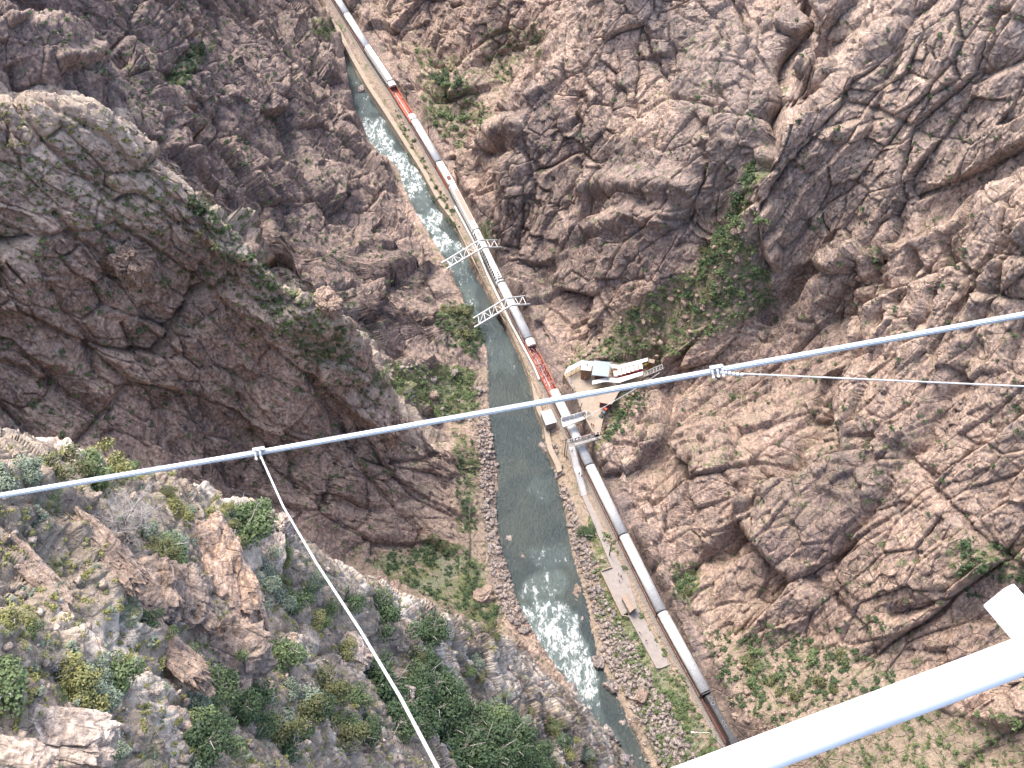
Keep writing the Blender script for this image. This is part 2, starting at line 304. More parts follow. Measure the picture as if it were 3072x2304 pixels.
# river banks of boulders and bench
# recognisable joints, gullies (negative) and ribs (positive): line in the picture, half width m, depth m, near slope?
FEAT=[
 ([(2091,1705),(2139,1678),(2272,1527),(2375,1394),(2429,1262),(2453,1238),(2525,1159),(2574,1051),(2568,900)],3.2,-7,0),
 ([(2453,1744),(2519,1624),(2616,1509),(2682,1431),(2790,1262),(2875,1141),(2953,1021)],2.8,-6.5,0),
 ([(2500,1480),(2460,1600),(2440,1700)],4,-3,0),([(2049,1431),(2080,1370),(2109,1316)],2,-4,0),([(2660,1850),(2760,1830),(2800,1800)],2,-4,0),
 ([(2561,994),(2573,874),(2616,717)],1.4,-5,0),([(2622,988),(2688,874),(2712,723)],1.6,-6,0),([(2501,988),(2537,753)],1.2,-4,0),([(2440,960),(2480,800)],1.2,-3,0),
 ([(2880,1010),(2960,934),(3001,783),(3068,720)],2.2,-5,0),([(2470,1000),(2490,900),(2505,790)],1.0,-4,0),([(2590,960),(2620,840),(2655,740)],.9,-2.5,0),([(2730,1010),(2790,860),(2800,700)],1.6,-4.5,0),([(2860,960),(2880,800)],1.2,-3.5,0),
 ([(2585,446),(2670,241),(2700,120)],1.8,-3,0),([(2320,615),(2345,560),(2405,500)],2,-4,0),([(2480,470),(2560,250),(2600,60)],2,-2.5,0),
 ([(2990,120),(2900,330),(2840,520)],3,-2.5,0),
 ([(2430,-20),(2400,130),(2358,250),(2324,326),(2282,446),(2255,530)],2.6,-14,0),
 ([(1709,265),(1703,374),(1691,410)],1.6,-5,0),([(1740,270),(1748,310)],1,-3,0),([(2149,241),(2137,338),(2113,434),(2101,525),(2101,603)],1.5,-5,0),([(2015,120),(1985,290)],1.5,-3,0),
 ([(1727,338),(1727,519),(1691,663)],1.6,-4,0),([(1900,120),(1890,260),(1870,380)],1.3,-3,0),([(2250,120),(2240,260),(2200,420)],1.3,-3,0),
 ([(1740,560),(1850,545),(1990,550),(2090,575)],4,4,0),([(1760,690),(1900,640),(2030,650)],3,4,0),([(2030,700),(2100,650)],2,-4,0),
 ([(1600,450),(1590,600),(1560,720)],2,-3,0),
 ([(1450,470),(1500,455),(1560,420)],3,-5,0),([(1440,425),(1500,395),(1560,360)],3,4,0),([(1420,200),(1530,150),(1620,110)],2,-4,0),([(1180,60),(1120,20)],2,-2,0),
 ([(0,1080),(170,1161),(292,1242)],1.6,-4.5,0),([(122,836),(258,1025),(319,1161)],1.4,-3.5,0),([(366,971),(434,1080),(450,1120)],1.4,-3.5,0),([(502,1175),(502,1310),(583,1385)],1.6,-4,0),
 ([(60,1020),(200,1100),(320,1200)],3,2.5,0),([(956,1107),(1058,1215),(1153,1283),(1200,1330)],2.2,4,0),([(980,1180),(1050,1280),(1130,1340)],2,-3,0),
 ([(380,760),(395,850)],3.2,4,0),([(440,830),(520,960),(600,1080)],2,2,0),([(610,790),(560,1000)],1.4,-2.5,0),([(620,720),(660,790),(700,860)],1.3,-3,0),([(150,620),(280,800),(380,880)],1.3,-2.5,0),
 ([(1000,960),(960,1000)],3,2,0),([(840,1290),(900,1500)],2,-3,0),([(700,1180),(760,1330)],2,-3,0),
 ([(43,180),(70,270)],1.4,-4,0),([(428,287),(450,401),(466,440)],1.3,-5,0),([(510,347),(531,480)],1.2,-4,0),([(591,380),(597,480)],1.2,-3,0),([(667,347),(672,423)],1,-3,0),([(678,488),(689,651)],1.4,-4,0),
 ([(938,130),(933,250),(1003,380)],1.2,-3.5,0),([(835,152),(846,304),(890,488),(917,542)],1.4,-3.5,0),([(597,54),(602,110)],1.2,-3,0),([(575,145),(540,220),(490,250)],3,-4,0),
 ([(740,560),(760,760)],1.6,-3,0),([(1000,560),(990,700)],1.6,-2.5,0),([(160,180),(320,160)],2,2.5,0),([(880,620),(900,800)],1.5,-2.5,0),
 ([(114,1536),(152,1656),(235,1834)],0.22,-1.3,1),([(159,1555),(267,1631),(330,1758),(413,1885),(559,2012),(610,2075)],0.45,1.1,1),([(130,1600),(230,1720),(300,1840),(390,1960),(520,2060)],0.35,-1.1,1),
 ([(0,1612),(114,1707),(210,1821)],0.35,0.8,1),([(0,1660),(100,1760),(190,1850)],0.25,-0.9,1),([(210,1885),(381,2075),(508,2298)],0.6,0.8,1),([(250,1880),(410,2060),(535,2290)],0.22,-1.2,1),
 ([(356,1999),(470,2202),(571,2298)],0.2,-0.9,1),([(430,1990),(520,2150),(640,2300)],0.5,0.6,1),([(0,1390),(150,1450),(290,1530)],0.5,0.7,1),([(0,1440),(140,1500),(260,1590)],0.25,-0.8,1),
 ([(1130,1780),(1260,1850),(1400,1940),(1560,2030)],1.6,-1.0,1),([(1380,1960),(1500,2120),(1700,2290)],1.2,-0.8,1),([(1120,1800),(1100,1830),(1200,2000)],0.8,-1.2,1),([(620,1460),(760,1580),(800,1640)],0.4,-0.6,1),
 ([(300,1400),(420,1420),(500,1480)],0.5,-0.6,1),([(900,1760),(1010,1860),(1080,1980)],0.6,-0.9,1),([(850,1900),(900,2050),(980,2250)],0.7,0.6,1),
]
for line,wd,dp,nr in FEAT:
    ln=np.array(line,float); mpp=camd/CAM_F
    mg=5*wd/float(np.median(mpp[(camd<205)] if nr else mpp[(camd>205)]))
    m=(PXF>ln[:,0].min()-mg)&(PXF<ln[:,0].max()+mg)&(PYF>ln[:,1].min()-mg)&(PYF<ln[:,1].max()+mg)&((camd<205) if nr else (camd>205))
    if not m.any(): continue
    qx,qy=PXF[m],PYF[m]; mp=mpp[m]
    jit=vnoise(X[m]/(wd*1.7),Y[m]/(wd*1.7),Z[m]/(wd*1.7),99)*wd*0.9/mp
    best=np.full(qx.shape,1e9); tb=np.zeros(qx.shape)
    cl=np.concatenate([[0],np.cumsum(np.hypot(*np.diff(ln,axis=0).T))])
    for k in range(len(ln)-1):
        a,b=ln[k],ln[k+1];ab=b-a;t=np.clip(((qx-a[0])*ab[0]+(qy-a[1])*ab[1])/(ab@ab),0,1)
        d=np.hypot(qx+jit-a[0]-t*ab[0],qy-a[1]-t*ab[1]);w=d<best;best=np.where(w,d,best);tb=np.where(w,(cl[k]+t*(cl[k+1]-cl[k]))/cl[-1],tb)
    g=(np.exp(-1.25*best*mp/wd) if dp<0 else np.exp(-(best*mp/wd)**2))*sstep(0,0.12,tb+0.03)*sstep(0,0.12,1.03-tb)
    disp[m]+=dp*g
bank=((UF>river_r(VF))&(dF<-4)&(VF<60))|((UF<river_l(VF))&(UF>river_l(VF)-8)&(VF<230))
bank=bank.astype(float)
hb,eb=facets(X/1.3,Y/1.3,Z/1.3,51);
disp=disp*rough*np.clip(camd/70,0.4,1)+ground*scree+bank*(0.5*hb+0.15*fbm(X/.8,Y/.8,Z/.8,3,52))
disp+=0.05*fbm(X/1.1,Y/1.1,Z/1.1,3,60)*(1-np.clip(rough,0,1))
P=P0+N0*disp[...,None]
# keep the rock out of the track corridor
UP,VP=uv(P); dd=UP-track_u(VP)
push=np.where((dF>2.3)&(dd<2.4)&(P[...,2]<13),2.4-dd,0)
P[...,0]+=push*EU[0];P[...,1]+=push*EU[1]
dry=(UF<river_l(VF)-.5)|(UF>river_r(VF)+.5)
P[...,2]=np.where(dry,np.maximum(P[...,2],0.4),P[...,2])
inp=inpoly(P[...,0],P[...,1],[(a,b) for a,b in PW])
P[...,2]=np.where(inp,np.minimum(P[...,2],PLAZA_Z-0.35),P[...,2])
def make_grid_mesh(name,P):
    nv,nu=P.shape[:2]; me=bpy.data.meshes.new(name)
    me.vertices.add(nv*nu); me.vertices.foreach_set('co',P.reshape(-1).astype(np.float32))
    i=np.arange(nv*nu).reshape(nv,nu); q=np.stack([i[:-1,:-1],i[:-1,1:],i[1:,1:],i[1:,:-1]],-1).reshape(-1,4)
    me.loops.add(q.size); me.loops.foreach_set('vertex_index',q.reshape(-1).astype(np.int32))
    me.polygons.add(len(q)); me.polygons.foreach_set('loop_start',np.arange(0,q.size,4,dtype=np.int32))
    me.update(calc_edges=True); return me
def attr(me,name,a):
    t=me.attributes.new(name,'FLOAT','POINT'); t.data.foreach_set('value',a.reshape(-1).astype(np.float32))
# ================================================================ materials
def newmat(name):
    m=bpy.data.materials.new(name); m.use_nodes=True; nt=m.node_tree
    return m,nt,nt.nodes['Principled BSDF']
class NB:
    def __init__(s,nt): s.nt=nt
    def n(s,t,**k):
        x=s.nt.nodes.new(t)
        for a,b in k.items(): setattr(x,a,b)
        return x
    def l(s,a,b): s.nt.links.new(a,b)
    def val(s,x,inp):
        if isinstance(x,(int,float)): inp.default_value=x
        elif isinstance(x,tuple): inp.default_value=x if len(x)==len(inp.default_value) else (*x,1)
        else: s.l(x,inp)
    def math(s,op,a,b=0.0,c=None,clamp=False):
        x=s.n('ShaderNodeMath',operation=op,use_clamp=clamp); s.val(a,x.inputs[0]); s.val(b,x.inputs[1])
        if c is not None: s.val(c,x.inputs[2])
        return x.outputs[0]
    def ramp(s,f,lo,hi):
        x=s.n('ShaderNodeMapRange',clamp=True); s.val(f,x.inputs[0]); x.inputs[1].default_value=lo; x.inputs[2].default_value=hi
        return x.outputs[0]
    def mix(s,f,a,b,mode='MIX'):
        x=s.n('ShaderNodeMix',data_type='RGBA',blend_type=mode); s.val(f,x.inputs[0]); s.val(a,x.inputs[6]); s.val(b,x.inputs[7]); return x.outputs[2]
    def pos(s): return s.n('ShaderNodeNewGeometry').outputs['Position']
    def mapping(s,v,scale=(1,1,1),rot=(0,0,0)):
        x=s.n('ShaderNodeMapping'); s.l(v,x.inputs[0]); x.inputs['Scale'].default_value=scale; x.inputs['Rotation'].default_value=rot; return x.outputs[0]
    def noise(s,v,scale,detail=4,rough=.55,dist=0):
        x=s.n('ShaderNodeTexNoise'); s.l(v,x.inputs[0]); x.inputs['Scale'].default_value=scale; x.inputs['Detail'].default_value=detail; x.inputs['Roughness'].default_value=rough; x.inputs['Distortion'].default_value=dist; return x.outputs[0]
    def vor(s,v,scale,feature='F1'):
        x=s.n('ShaderNodeTexVoronoi',feature=feature); s.l(v,x.inputs[0]); x.inputs['Scale'].default_value=scale; return x
    def attr(s,name): return s.n('ShaderNodeAttribute',attribute_name=name).outputs['Fac']
    def bump(s,h,dist,strength=1.0,prev=None):
        x=s.n('ShaderNodeBump'); s.l(h,x.inputs['Height']); x.inputs['Distance'].default_value=dist; x.inputs['Strength'].default_value=strength
        if prev is not None: s.l(prev,x.inputs['Normal'])
        return x.outputs[0]
def rock_material(name='gorge_rock',tint=(1,1,1),near_pale=None,attrs=True,scale=1.0):
    m,nt,b=newmat(name); q=NB(nt); p=q.pos()
    T=lambda c:tuple(a*t for a,t in zip(c,tint))
    n1=q.noise(p,0.035*scale,5,.6,.6); n2=q.noise(p,0.16*scale,6,.6); n3=q.noise(p,1.1*scale,7,.65); n4=q.noise(p,5.5,5,.7)
    fo=q.noise(q.mapping(p,(1.5*scale,0.25*scale,0.9*scale),(R(30),R(-25),R(40))),1.0,6,.62,.4)
    vs=q.noise(q.mapping(p,(0.5*scale,0.5*scale,0.05*scale)),1.0,5,.6)
    c=q.mix(q.ramp(n1,.38,.62),T((.28,.205,.165)),T((.42,.298,.23)))
    c=q.mix(q.ramp(n2,.45,.72),c,T((.51,.40,.33)))
    c=q.mix(q.math('MULTIPLY',q.ramp(n2,.5,.34),.75),c,T((.215,.185,.175)))
    c=q.mix(q.math('MULTIPLY',q.ramp(fo,.5,.64),.65),c,T((.56,.43,.35)))
    c=q.mix(q.math('MULTIPLY',q.ramp(fo,.46,.32),.6),c,T((.165,.13,.12)))
    c=q.mix(q.math('MULTIPLY',q.ramp(vs,.55,.7),.5),c,T((.115,.105,.115)))
    c=q.mix(q.math('MULTIPLY',q.ramp(n3,.35,.7),1.0),q.mix(1.0,c,(.48,.48,.50),'MULTIPLY'),q.mix(1.0,c,(1.38,1.36,1.33),'MULTIPLY'))
    if attrs: c=q.mix(q.math('MULTIPLY',q.attr('varnish_shade'),q.math('ADD',.35,q.math('MULTIPLY',q.ramp(vs,.40,.62),.45))),c,(.115,.10,.105))  # darkens rock: varnish streaks, and shade painted on buttress and left wall
    ck=q.vor(q.mapping(p,(.22*scale,.32*scale,.16*scale),(R(20),R(30),R(10))),1.0,'DISTANCE_TO_EDGE').outputs[0]
    ck2=q.vor(q.mapping(p,(.9*scale,1.2*scale,.6*scale),(R(-15),R(25),R(50))),1.0,'DISTANCE_TO_EDGE').outputs[0]
    if attrs:
        pale=q.attr('pale')
        pc=q.mix(q.ramp(n2,.4,.65),(.49,.42,.335),(.61,.535,.44)); pc=q.mix(q.ramp(q.noise(p,.5,5),.55,.7),pc,(.52,.34,.24))
        pc=q.mix(q.math('MULTIPLY',q.ramp(n3,.45,.3),.5),pc,(.28,.25,.22)); pc=q.mix(q.math('MULTIPLY',q.ramp(n4,.52,.66),.5),pc,(.62,.6,.56))
        c=q.mix(pale,c,pc)
        # soil and scree
        so=q.attr('soil'); sc=q.mix(q.ramp(n3,.35,.65),(.205,.16,.12),(.335,.27,.20)); sc=q.mix(q.math('MULTIPLY',q.ramp(n4,.55,.62),.8),sc,(.47,.38,.33))
        c=q.mix(so,c,sc)
        # low ground cover: grass, sage and creeping shrubs
        vg=q.attr('veg'); vn=q.noise(p,.55,6,.65); vn2=q.noise(p,.13,3)
        vm=q.math('MULTIPLY',q.ramp(q.math('ADD',vn,q.math('MULTIPLY',vg,.2)),.60,.68),q.ramp(vg,0.02,.2))
        gc=q.mix(q.ramp(q.noise(p,1.7,5,.7),.36,.62),(.06,.085,.03),(.19,.20,.10)); gc=q.mix(q.ramp(vn2,.5,.68),gc,(.20,.215,.15))
        gc=q.mix(q.math('MULTIPLY',q.ramp(n4,.5,.7),.5),gc,(.2,.19,.09))
        c=q.mix(vm,c,gc)
        # tufts on ledges
        nz=q.n('ShaderNodeSeparateXYZ'); q.l(q.n('ShaderNodeNewGeometry').outputs['True Normal'],nz.inputs[0])
        tf=q.math('MULTIPLY',q.math('MULTIPLY',q.ramp(q.noise(p,.42,5,.6),.56,.63),q.ramp(nz.outputs[2],.25,.6)),q.ramp(q.noise(p,.05,2),.42,.56))
        c=q.mix(q.math('MULTIPLY',tf,.85),c,q.mix(q.ramp(n4,.4,.6),(.05,.085,.025),(.14,.16,.08)))
    h=q.math('ADD',q.math('MULTIPLY',fo,1.0),q.math('MULTIPLY',n3,.8))
    nb=q.bump(h,.5/scale,.9)
    nb=q.bump(q.ramp(ck,0,.05),.5/scale,.55,nb); nb=q.bump(q.ramp(ck2,0,.06),.16/scale,.5,nb)
    nb=q.bump(n4,.10,.8,nb)
    cr=q.math('MULTIPLY',q.ramp(ck,.015,0),.2); c=q.mix(cr,c,(.07,.06,.06))
    q.l(c,b.inputs['Base Color']); q.l(nb,b.inputs['Normal']); b.inputs['Roughness'].default_value=.88; b.inputs['Specular IOR Level'].default_value=.25
    return m
# ---- ground attributes: pale lichened rock on the near rim, soil and scree, low ground cover
GREEN=[ # patches of ground cover as they lie on the ground (polygon in the picture, strength, near slope?)
 ([(2240,560),(2120,780),(1960,870),(1790,1050),(1700,1085),(1720,1110),(1980,1090),(2130,1010),(2330,900),(2300,820),(2230,760)],.6,0),
 ([(2230,545),(2180,640),(2090,780),(2120,820),(2200,720)],1,0),([(2260,470),(2220,560),(2270,540)],1,0),
 ([(1150,1090),(1300,1100),(1420,1110),(1430,1230),(1370,1260),(1250,1240),(1180,1160)],1,0),
 ([(1370,1310),(1420,1320),(1430,1600),(1370,1600)],.7,0),([(1100,1680),(1300,1620),(1400,1650),(1500,1830),(1450,1900),(1200,1740)],1,0),
 ([(1240,120),(1330,160),(1420,260),(1480,330),(1400,440),(1320,420),(1270,330)],.6,0),([(1400,100),(1620,60),(1640,120),(1500,260)],.5,0),
 ([(1330,910),(1400,900),(1460,1000),(1450,1070),(1360,1060),(1310,980)],.9,0),
 ([(1770,1540),(1840,1560),(1900,1800),(2080,2050),(2180,2304),(2000,2304),(1900,2100),(1800,1850)],.9,0),
 ([(1440,660),(1480,660),(1480,720),(1445,710)],1,0),
 ([(500,250),(600,120),(640,150),(560,250)],1,0),([(940,20),(1020,60),(1000,120),(930,90)],.7,0),
 ([(2010,1690),(2090,1680),(2080,1800),(2020,1790)],.9,0),
 ([(2100,1900),(2350,1880),(2600,1950),(2700,2050),(2400,2200),(2200,2120)],.35,0),([(2500,2100),(3072,2150),(3072,2304),(2450,2304)],.35,0),
 ([(2850,1600),(3072,1640),(3072,1760),(2900,1740)],.6,0),
 ([(1830,1190),(1900,1150),(1950,1180),(1880,1290),(1830,1330),(1800,1380)],.8,0),
 ([(700,720),(900,880),(1060,1000),(1040,1130),(900,1050),(760,900)],.5,0),([(600,560),(760,780),(700,800),(560,620)],.5,0),
 ([(1180,300),(1260,420),(1400,720),(1370,720),(1230,470)],.6,0),
]
veg=np.zeros((NV,NU),np.float32);pale=near.astype(np.float32).copy();soil=np.zeros((NV,NU),np.float32)
for pl,st,nr in GREEN:
    veg=np.maximum(veg,soft_poly(pl,45,7)*st*((camd<205) if nr else (camd>205)))
veg*=(VF<330)|(dF>0)
NF=grid_normals(P)
# near slope: soil and grass where it is not too steep
gn=fbm(X/6,Y/6,Z/6,5,71)*.9-0.25*slab*near
veg=np.maximum(veg,near*np.clip(sstep(-.05,.3,gn+0.35*(N0[...,2]-.75))*.5,0,1))
soil=np.maximum(soil,near*sstep(-.25,.05,gn)*.9)
slopeflat=sstep(.62,.85,NF[...,2])*far
soil=np.maximum(soil,slopeflat*.75*sstep(-.3,.1,gn)); soil=np.maximum(soil,scree)
benchm=((UF>river_r(VF))&(dF<2.7))&(dF>-60); soil=np.where(benchm&(camd>205),1,soil); 
L2R=soft_poly([(-100,240),(222,270),(480,460),(740,760),(1090,940),(1230,1220),(1000,1300),(800,1100),(500,1000),(200,900),(-100,700)],60,12)
lichen=np.where((camd>205)&L2R,sstep(.1,.5,fbm(X/14,Y/14,Z/14,3,81)+0.5*(NF[...,2]-.55)+np.clip((Z-60)/160,0,.6)),0)
crestm=np.zeros((NV,NU))
for a_,b_ in zip(CRESTS[1][0][:-1],CRESTS[1][0][1:]):
    ab=np.array(b_[:2],float)-a_[:2];t_=np.clip(((PXF-a_[0])*ab[0]+(PYF-a_[1])*ab[1])/(ab@ab),0,1);dd_=np.hypot(PXF-a_[0]-t_*ab[0],PYF-a_[1]-t_*ab[1]);crestm=np.maximum(crestm,np.exp(-(dd_/70)**2)*(((PYF-a_[1])-(PXF-a_[0])*ab[1]/ab[0])>-25))
crestm*=(camd>205)*sstep(-.3,.2,fbm(X/7,Y/7,Z/7,3,88))
pale=np.maximum(pale,lichen*.6);pale=np.maximum(pale,crestm*.85)
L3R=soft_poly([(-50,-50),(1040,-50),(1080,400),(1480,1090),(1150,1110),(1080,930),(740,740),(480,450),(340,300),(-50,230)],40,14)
varn_shade=np.where(camd>205,L3R*.8,0.0)  # left wall: rock varnish with its shade painted into the same mask
varn_shade=np.maximum(varn_shade,np.where((dF>2.2)&(camd>205),sstep(13,3,dF)*sstep(-.5,.2,fbm(X/9,Y/9,Z/9,3,90))*.95,0))
for pl_,s__ in (([(1480,300),(1620,250),(1800,420),(2280,430),(2250,600),(2100,700),(1950,830),(1700,960),(1480,800)],.85),([(1900,60),(2430,0),(2280,540),(2080,640),(1980,300)],.75),([(2100,1250),(2500,1180),(2700,1500),(2500,1900),(2150,1750)],.35),([(1950,1250),(2150,1150),(2300,1400),(2250,1650),(2050,1650)],.4),([(2300,1450),(2560,1300),(2700,1350),(2560,1560),(2450,1740),(2300,1700)],.7),([(700,1350),(1000,1300),(1320,1450),(1350,1640),(1050,1700),(850,1560)],.3),([(2350,900),(2560,1000),(2480,1250),(2380,1200)],.5)): varn_shade=np.maximum(varn_shade,soft_poly(pl_,60,15)*s__*(camd>205))  # buttress polygons: shade of its face painted in along with dark varnish
soil*=1-.75*(L3R|BUT); varn_shade*=1-soil*.6
varn_shade=np.maximum(varn_shade,np.where((dF>2.0)&(camd>205)&(VF<165),sstep(9,3.5,dF)*.95,0)); soil=np.where((dF>2.6)&(dF<8)&(camd>205),soil*.2,soil)
warm=np.where(dF>0,sstep(35,110,Z)*.12,0); pale=np.maximum(pale,warm)
veg=np.where(benchm&(camd>205)&(VF<300),veg*(np.abs(dF)>4),veg)
me=make_grid_mesh('gorge_rock',P); attr(me,'veg',veg); attr(me,'pale',pale); attr(me,'soil',soil); attr(me,'varnish_shade',varn_shade)
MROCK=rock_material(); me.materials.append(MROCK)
ob=bpy.data.objects.new('gorge_terrain',me); scene.collection.objects.link(ob); ob['kind']='structure'
# picture point -> point on the built ground (depth test of the ground's own vertices, 6 px cells)
CELL=6.0
pxv,pyv=proj(P); dv_=np.sqrt((P[...,0]**2+P[...,1]**2)+(P[...,2]-CAM_H)**2)
W_,H_=int(IW/CELL)+1,int(IH/CELL)+1
ok=(pxv>=0)&(pxv<IW)&(pyv>=0)&(pyv<IH)
cix=(pxv[ok]/CELL).astype(int)+(pyv[ok]/CELL).astype(int)*W_
zbuf=np.full(W_*H_,1e9);np.minimum.at(zbuf,cix,dv_[ok])
zbuf=zbuf.reshape(H_,W_)
for _ in range(4):
    bad=zbuf>1e8
    if not bad.any(): break
    pd=np.pad(zbuf,1,mode='edge'); nb=np.minimum.reduce([pd[:-2,1:-1],pd[2:,1:-1],pd[1:-1,:-2],pd[1:-1,2:]]); zbuf=np.where(bad,nb,zbuf)
def ground(px,py):
    i=int(np.clip(px/CELL,0,W_-1));j=int(np.clip(py/CELL,0,H_-1)); d=zbuf[j,i]
    r=ray(px,py); r=r/np.linalg.norm(r); return np.array([0,0,CAM_H])+r*d, d
# ================================================================ river
vv=np.arange(-40,345,0.45); nuw=90
ul=river_l(vv)-7; ur=river_r(vv)+np.where(vv>58,0.0,3.0)
tw=np.linspace(0,1,nuw)
UW=ul[:,None]*(1-tw)+ur[:,None]*tw; VW=np.repeat(vv[:,None],nuw,1); XW=xy(UW,VW); pwx,pwy=proj(np.concatenate([XW,np.zeros(UW.shape+(1,))],-1))
FOAM=[([(1600,1795),(1690,1800),(1740,1840),(1765,1960),(1800,2080),(1790,2120),(1730,2100),(1660,2010),(1590,1900),(1555,1850)],1.0),
 ([(1590,1720),(1640,1700),(1700,1720),(1710,1780),(1650,1790),(1560,1800)],.62),([(1580,1640),(1700,1650),(1720,1700),(1600,1700)],.4),
 ([(1067,370),(1150,365),(1190,430),(1270,520),(1290,570),(1240,600),(1190,520),(1130,450),(1075,420)],1.0),
 ([(1250,645),(1310,620),(1330,660),(1365,720),(1380,760),(1330,770),(1290,710)],1.0),([(1230,540),(1300,580),(1310,620),(1240,625)],.5),
 ([(1065,210),(1120,330),(1150,370),(1070,370)],.45),([(1330,770),(1400,770),(1430,900),(1450,960),(1400,920)],.5),
 ([(1460,960),(1520,1000),(1540,1110),(1480,1120)],.3),([(1700,2110),(1800,2100),(1860,2240),(1780,2200)],.45),([(1600,1420),(1650,1420),(1650,1500),(1600,1500)],.25)]
foam=np.zeros(UW.shape)
jx=fbm(XW[...,0]/4,XW[...,1]/4,0*UW,4,5)*30;jy=fbm(XW[...,0]/4+9,XW[...,1]/4,0*UW,4,6)*30
for pl,st in FOAM: foam=np.maximum(foam,inpoly(pwx+jx,pwy+jy,pl)*st)
k=np.ones(5)/5
for ax in (0,1): foam=np.apply_along_axis(lambda r:np.convolve(np.pad(r,2,mode='edge'),k,mode='valid'),ax,foam)
su,sv=UW-VW*.15,VW+UW*.2
zw=0.10*fbm(su/2.2,sv/3.5,0*UW,4,7)+foam*(0.75*np.abs(fbm(su/2.6,sv/2.2,0*UW,4,8))+.18*fbm(su/.8,sv/.8,0*UW,2,9))
mw=make_grid_mesh('river',np.concatenate([XW,zw[...,None]],-1)); attr(mw,'foam',foam)
m,nt,b=newmat('river_water'); q=NB(nt); p=q.pos()
fa=q.attr('foam'); p2=q.mapping(p,(1.0,.55,1.0),(0,0,R(23)))
fn=q.noise(p2,.9,8,.68,.8); fn2=q.noise(p2,.33,4,.6,.5)
fm=q.math('MULTIPLY',q.ramp(q.math('ADD',q.math('ADD',fn,q.math('MULTIPLY',fn2,.5)),q.math('MULTIPLY',fa,.22)),.93,1.12),q.ramp(fa,.03,.45))
deep=q.mix(q.ramp(q.noise(p,.06,3),.4,.6),(.030,.044,.046),(.050,.064,.058)); deep=q.mix(q.math('MULTIPLY',fa,.5),deep,(.16,.22,.21))
q.l(q.mix(fm,deep,(.70,.73,.72)),b.inputs['Base Color']); q.l(q.mix(fm,(.12,.12,.12),(.8,.8,.8)),b.inputs['Roughness'])
q.l(q.bump(q.noise(p2,1.3,6,.66,.6),.6,1.0,q.bump(fn,.35,.6)),b.inputs['Normal']); b.inputs['IOR'].default_value=1.33
mw.materials.append(m); rv=bpy.data.objects.new('river',mw); scene.collection.objects.link(rv); rv['kind']='structure'
for pl in mw.polygons: pl.use_smooth=True
# ================================================================ helpers for the built things
col=scene.collection
def flat(name,c,rough=.6,metal=0.0,var=.18,scale=1.5,bump=.0,dirt=None):
    m,nt,b=newmat(name); q=NB(nt); p=q.pos(); n=q.noise(p,scale,5,.65)
    d=tuple(x*(1-var) for x in c); l=tuple(min(1,x*(1+var)) for x in c)
    cc=q.mix(q.ramp(n,.35,.65),d,l)
    if dirt: cc=q.mix(q.math('MULTIPLY',q.ramp(q.noise(p,scale*.4,6,.7),.5,.72),dirt[3]),cc,dirt[:3])
    q.l(cc,b.inputs['Base Color']); b.inputs['Roughness'].default_value=rough; b.inputs['Metallic'].default_value=metal
    if bump: q.l(q.bump(n,bump,.7),b.inputs['Normal'])
    return m
M={}
M['silver']=flat('silver_roof',(.44,.45,.45),.5,.2,.18,2.2,.02,(.30,.29,.28,.4))
M['silver2']=flat('new_silver_roof',(.50,.50,.49),.5,.2,.10,2.2,0,(.38,.36,.33,.35))
M['black']=flat('black_paint',(.022,.022,.025),.5); M['charcoal']=flat('charcoal_paint',(.035,.037,.042),.55,0,.25)
M['orange']=flat('orange_paint',(.40,.085,.035),.5,0,.2,1.,0,(.2,.08,.05,.5)); M['deckred']=flat('red_deck',(.30,.085,.055),.8,0,.2,1.2,0,(.36,.16,.12,.6))
M['glass']=flat('dark_glass',(.02,.025,.03),.12); M['white']=flat('white_paint',(.62,.62,.60),.5,0,.06,1,0,(.5,.48,.44,.25))
M['galv']=flat('galvanised_steel',(.40,.41,.41),.45,.5,.2); M['steel']=flat('weathered_steel',(.22,.21,.20),.6,.3,.3)
M['tanroof']=flat('tan_roof',(.29,.23,.185),.8,0,.12,1.5); M['brown']=flat('brown_boards',(.24,.135,.07),.8,0,.3,2.5)
M['darkbrown']=flat('dark_brown_boards',(.10,.06,.04),.8,0,.3); M['conc']=flat('concrete',(.29,.24,.185),.9,0,.12,.8,.02,(.24,.2,.17,.6))
M['concgrey']=flat('grey_concrete',(.25,.225,.205),.9,0,.12,.8,.02,(.22,.2,.19,.5)); M['ballast']=flat('ballast',(.19,.17,.152),.95,0,.4,3.0,.08)
M['bluemetal']=flat('pale_blue_metal',(.33,.40,.44),.5,0,.05); M['greymetal']=flat('grey_metal_roof',(.33,.34,.34),.5,0,.07,1,0,(.33,.33,.32,.4))
M['yellow']=flat('yellow_paint',(.55,.38,.05),.6); M['red']=flat('red_paint',(.40,.03,.035),.5); M['pole']=flat('weathered_wood',(.11,.085,.065),.9,0,.3,3)
M['rail']=flat('rail_steel',(.16,.12,.10),.5,.4); M['tie']=flat('tie_wood',(.07,.055,.045),.9); M['maroon']=flat('maroon_boards',(.14,.05,.045),.8)
M['teal']=flat('teal_paint',(.06,.14,.16),.6); M['rope']=flat('galvanised_wire',(.44,.465,.475),.5,.1,.15,60); M['stay']=flat('bright_wire',(.52,.52,.50),.5,.1,.12,60)
M['bark']=flat('dead_wood',(.30,.27,.25),.9,0,.3,6); M['darkbark']=flat('dark_dead_wood',(.10,.08,.07),.9,0,.3,6); M['twig']=flat('grey_twigs',(.36,.33,.30),.9,0,.25,6)
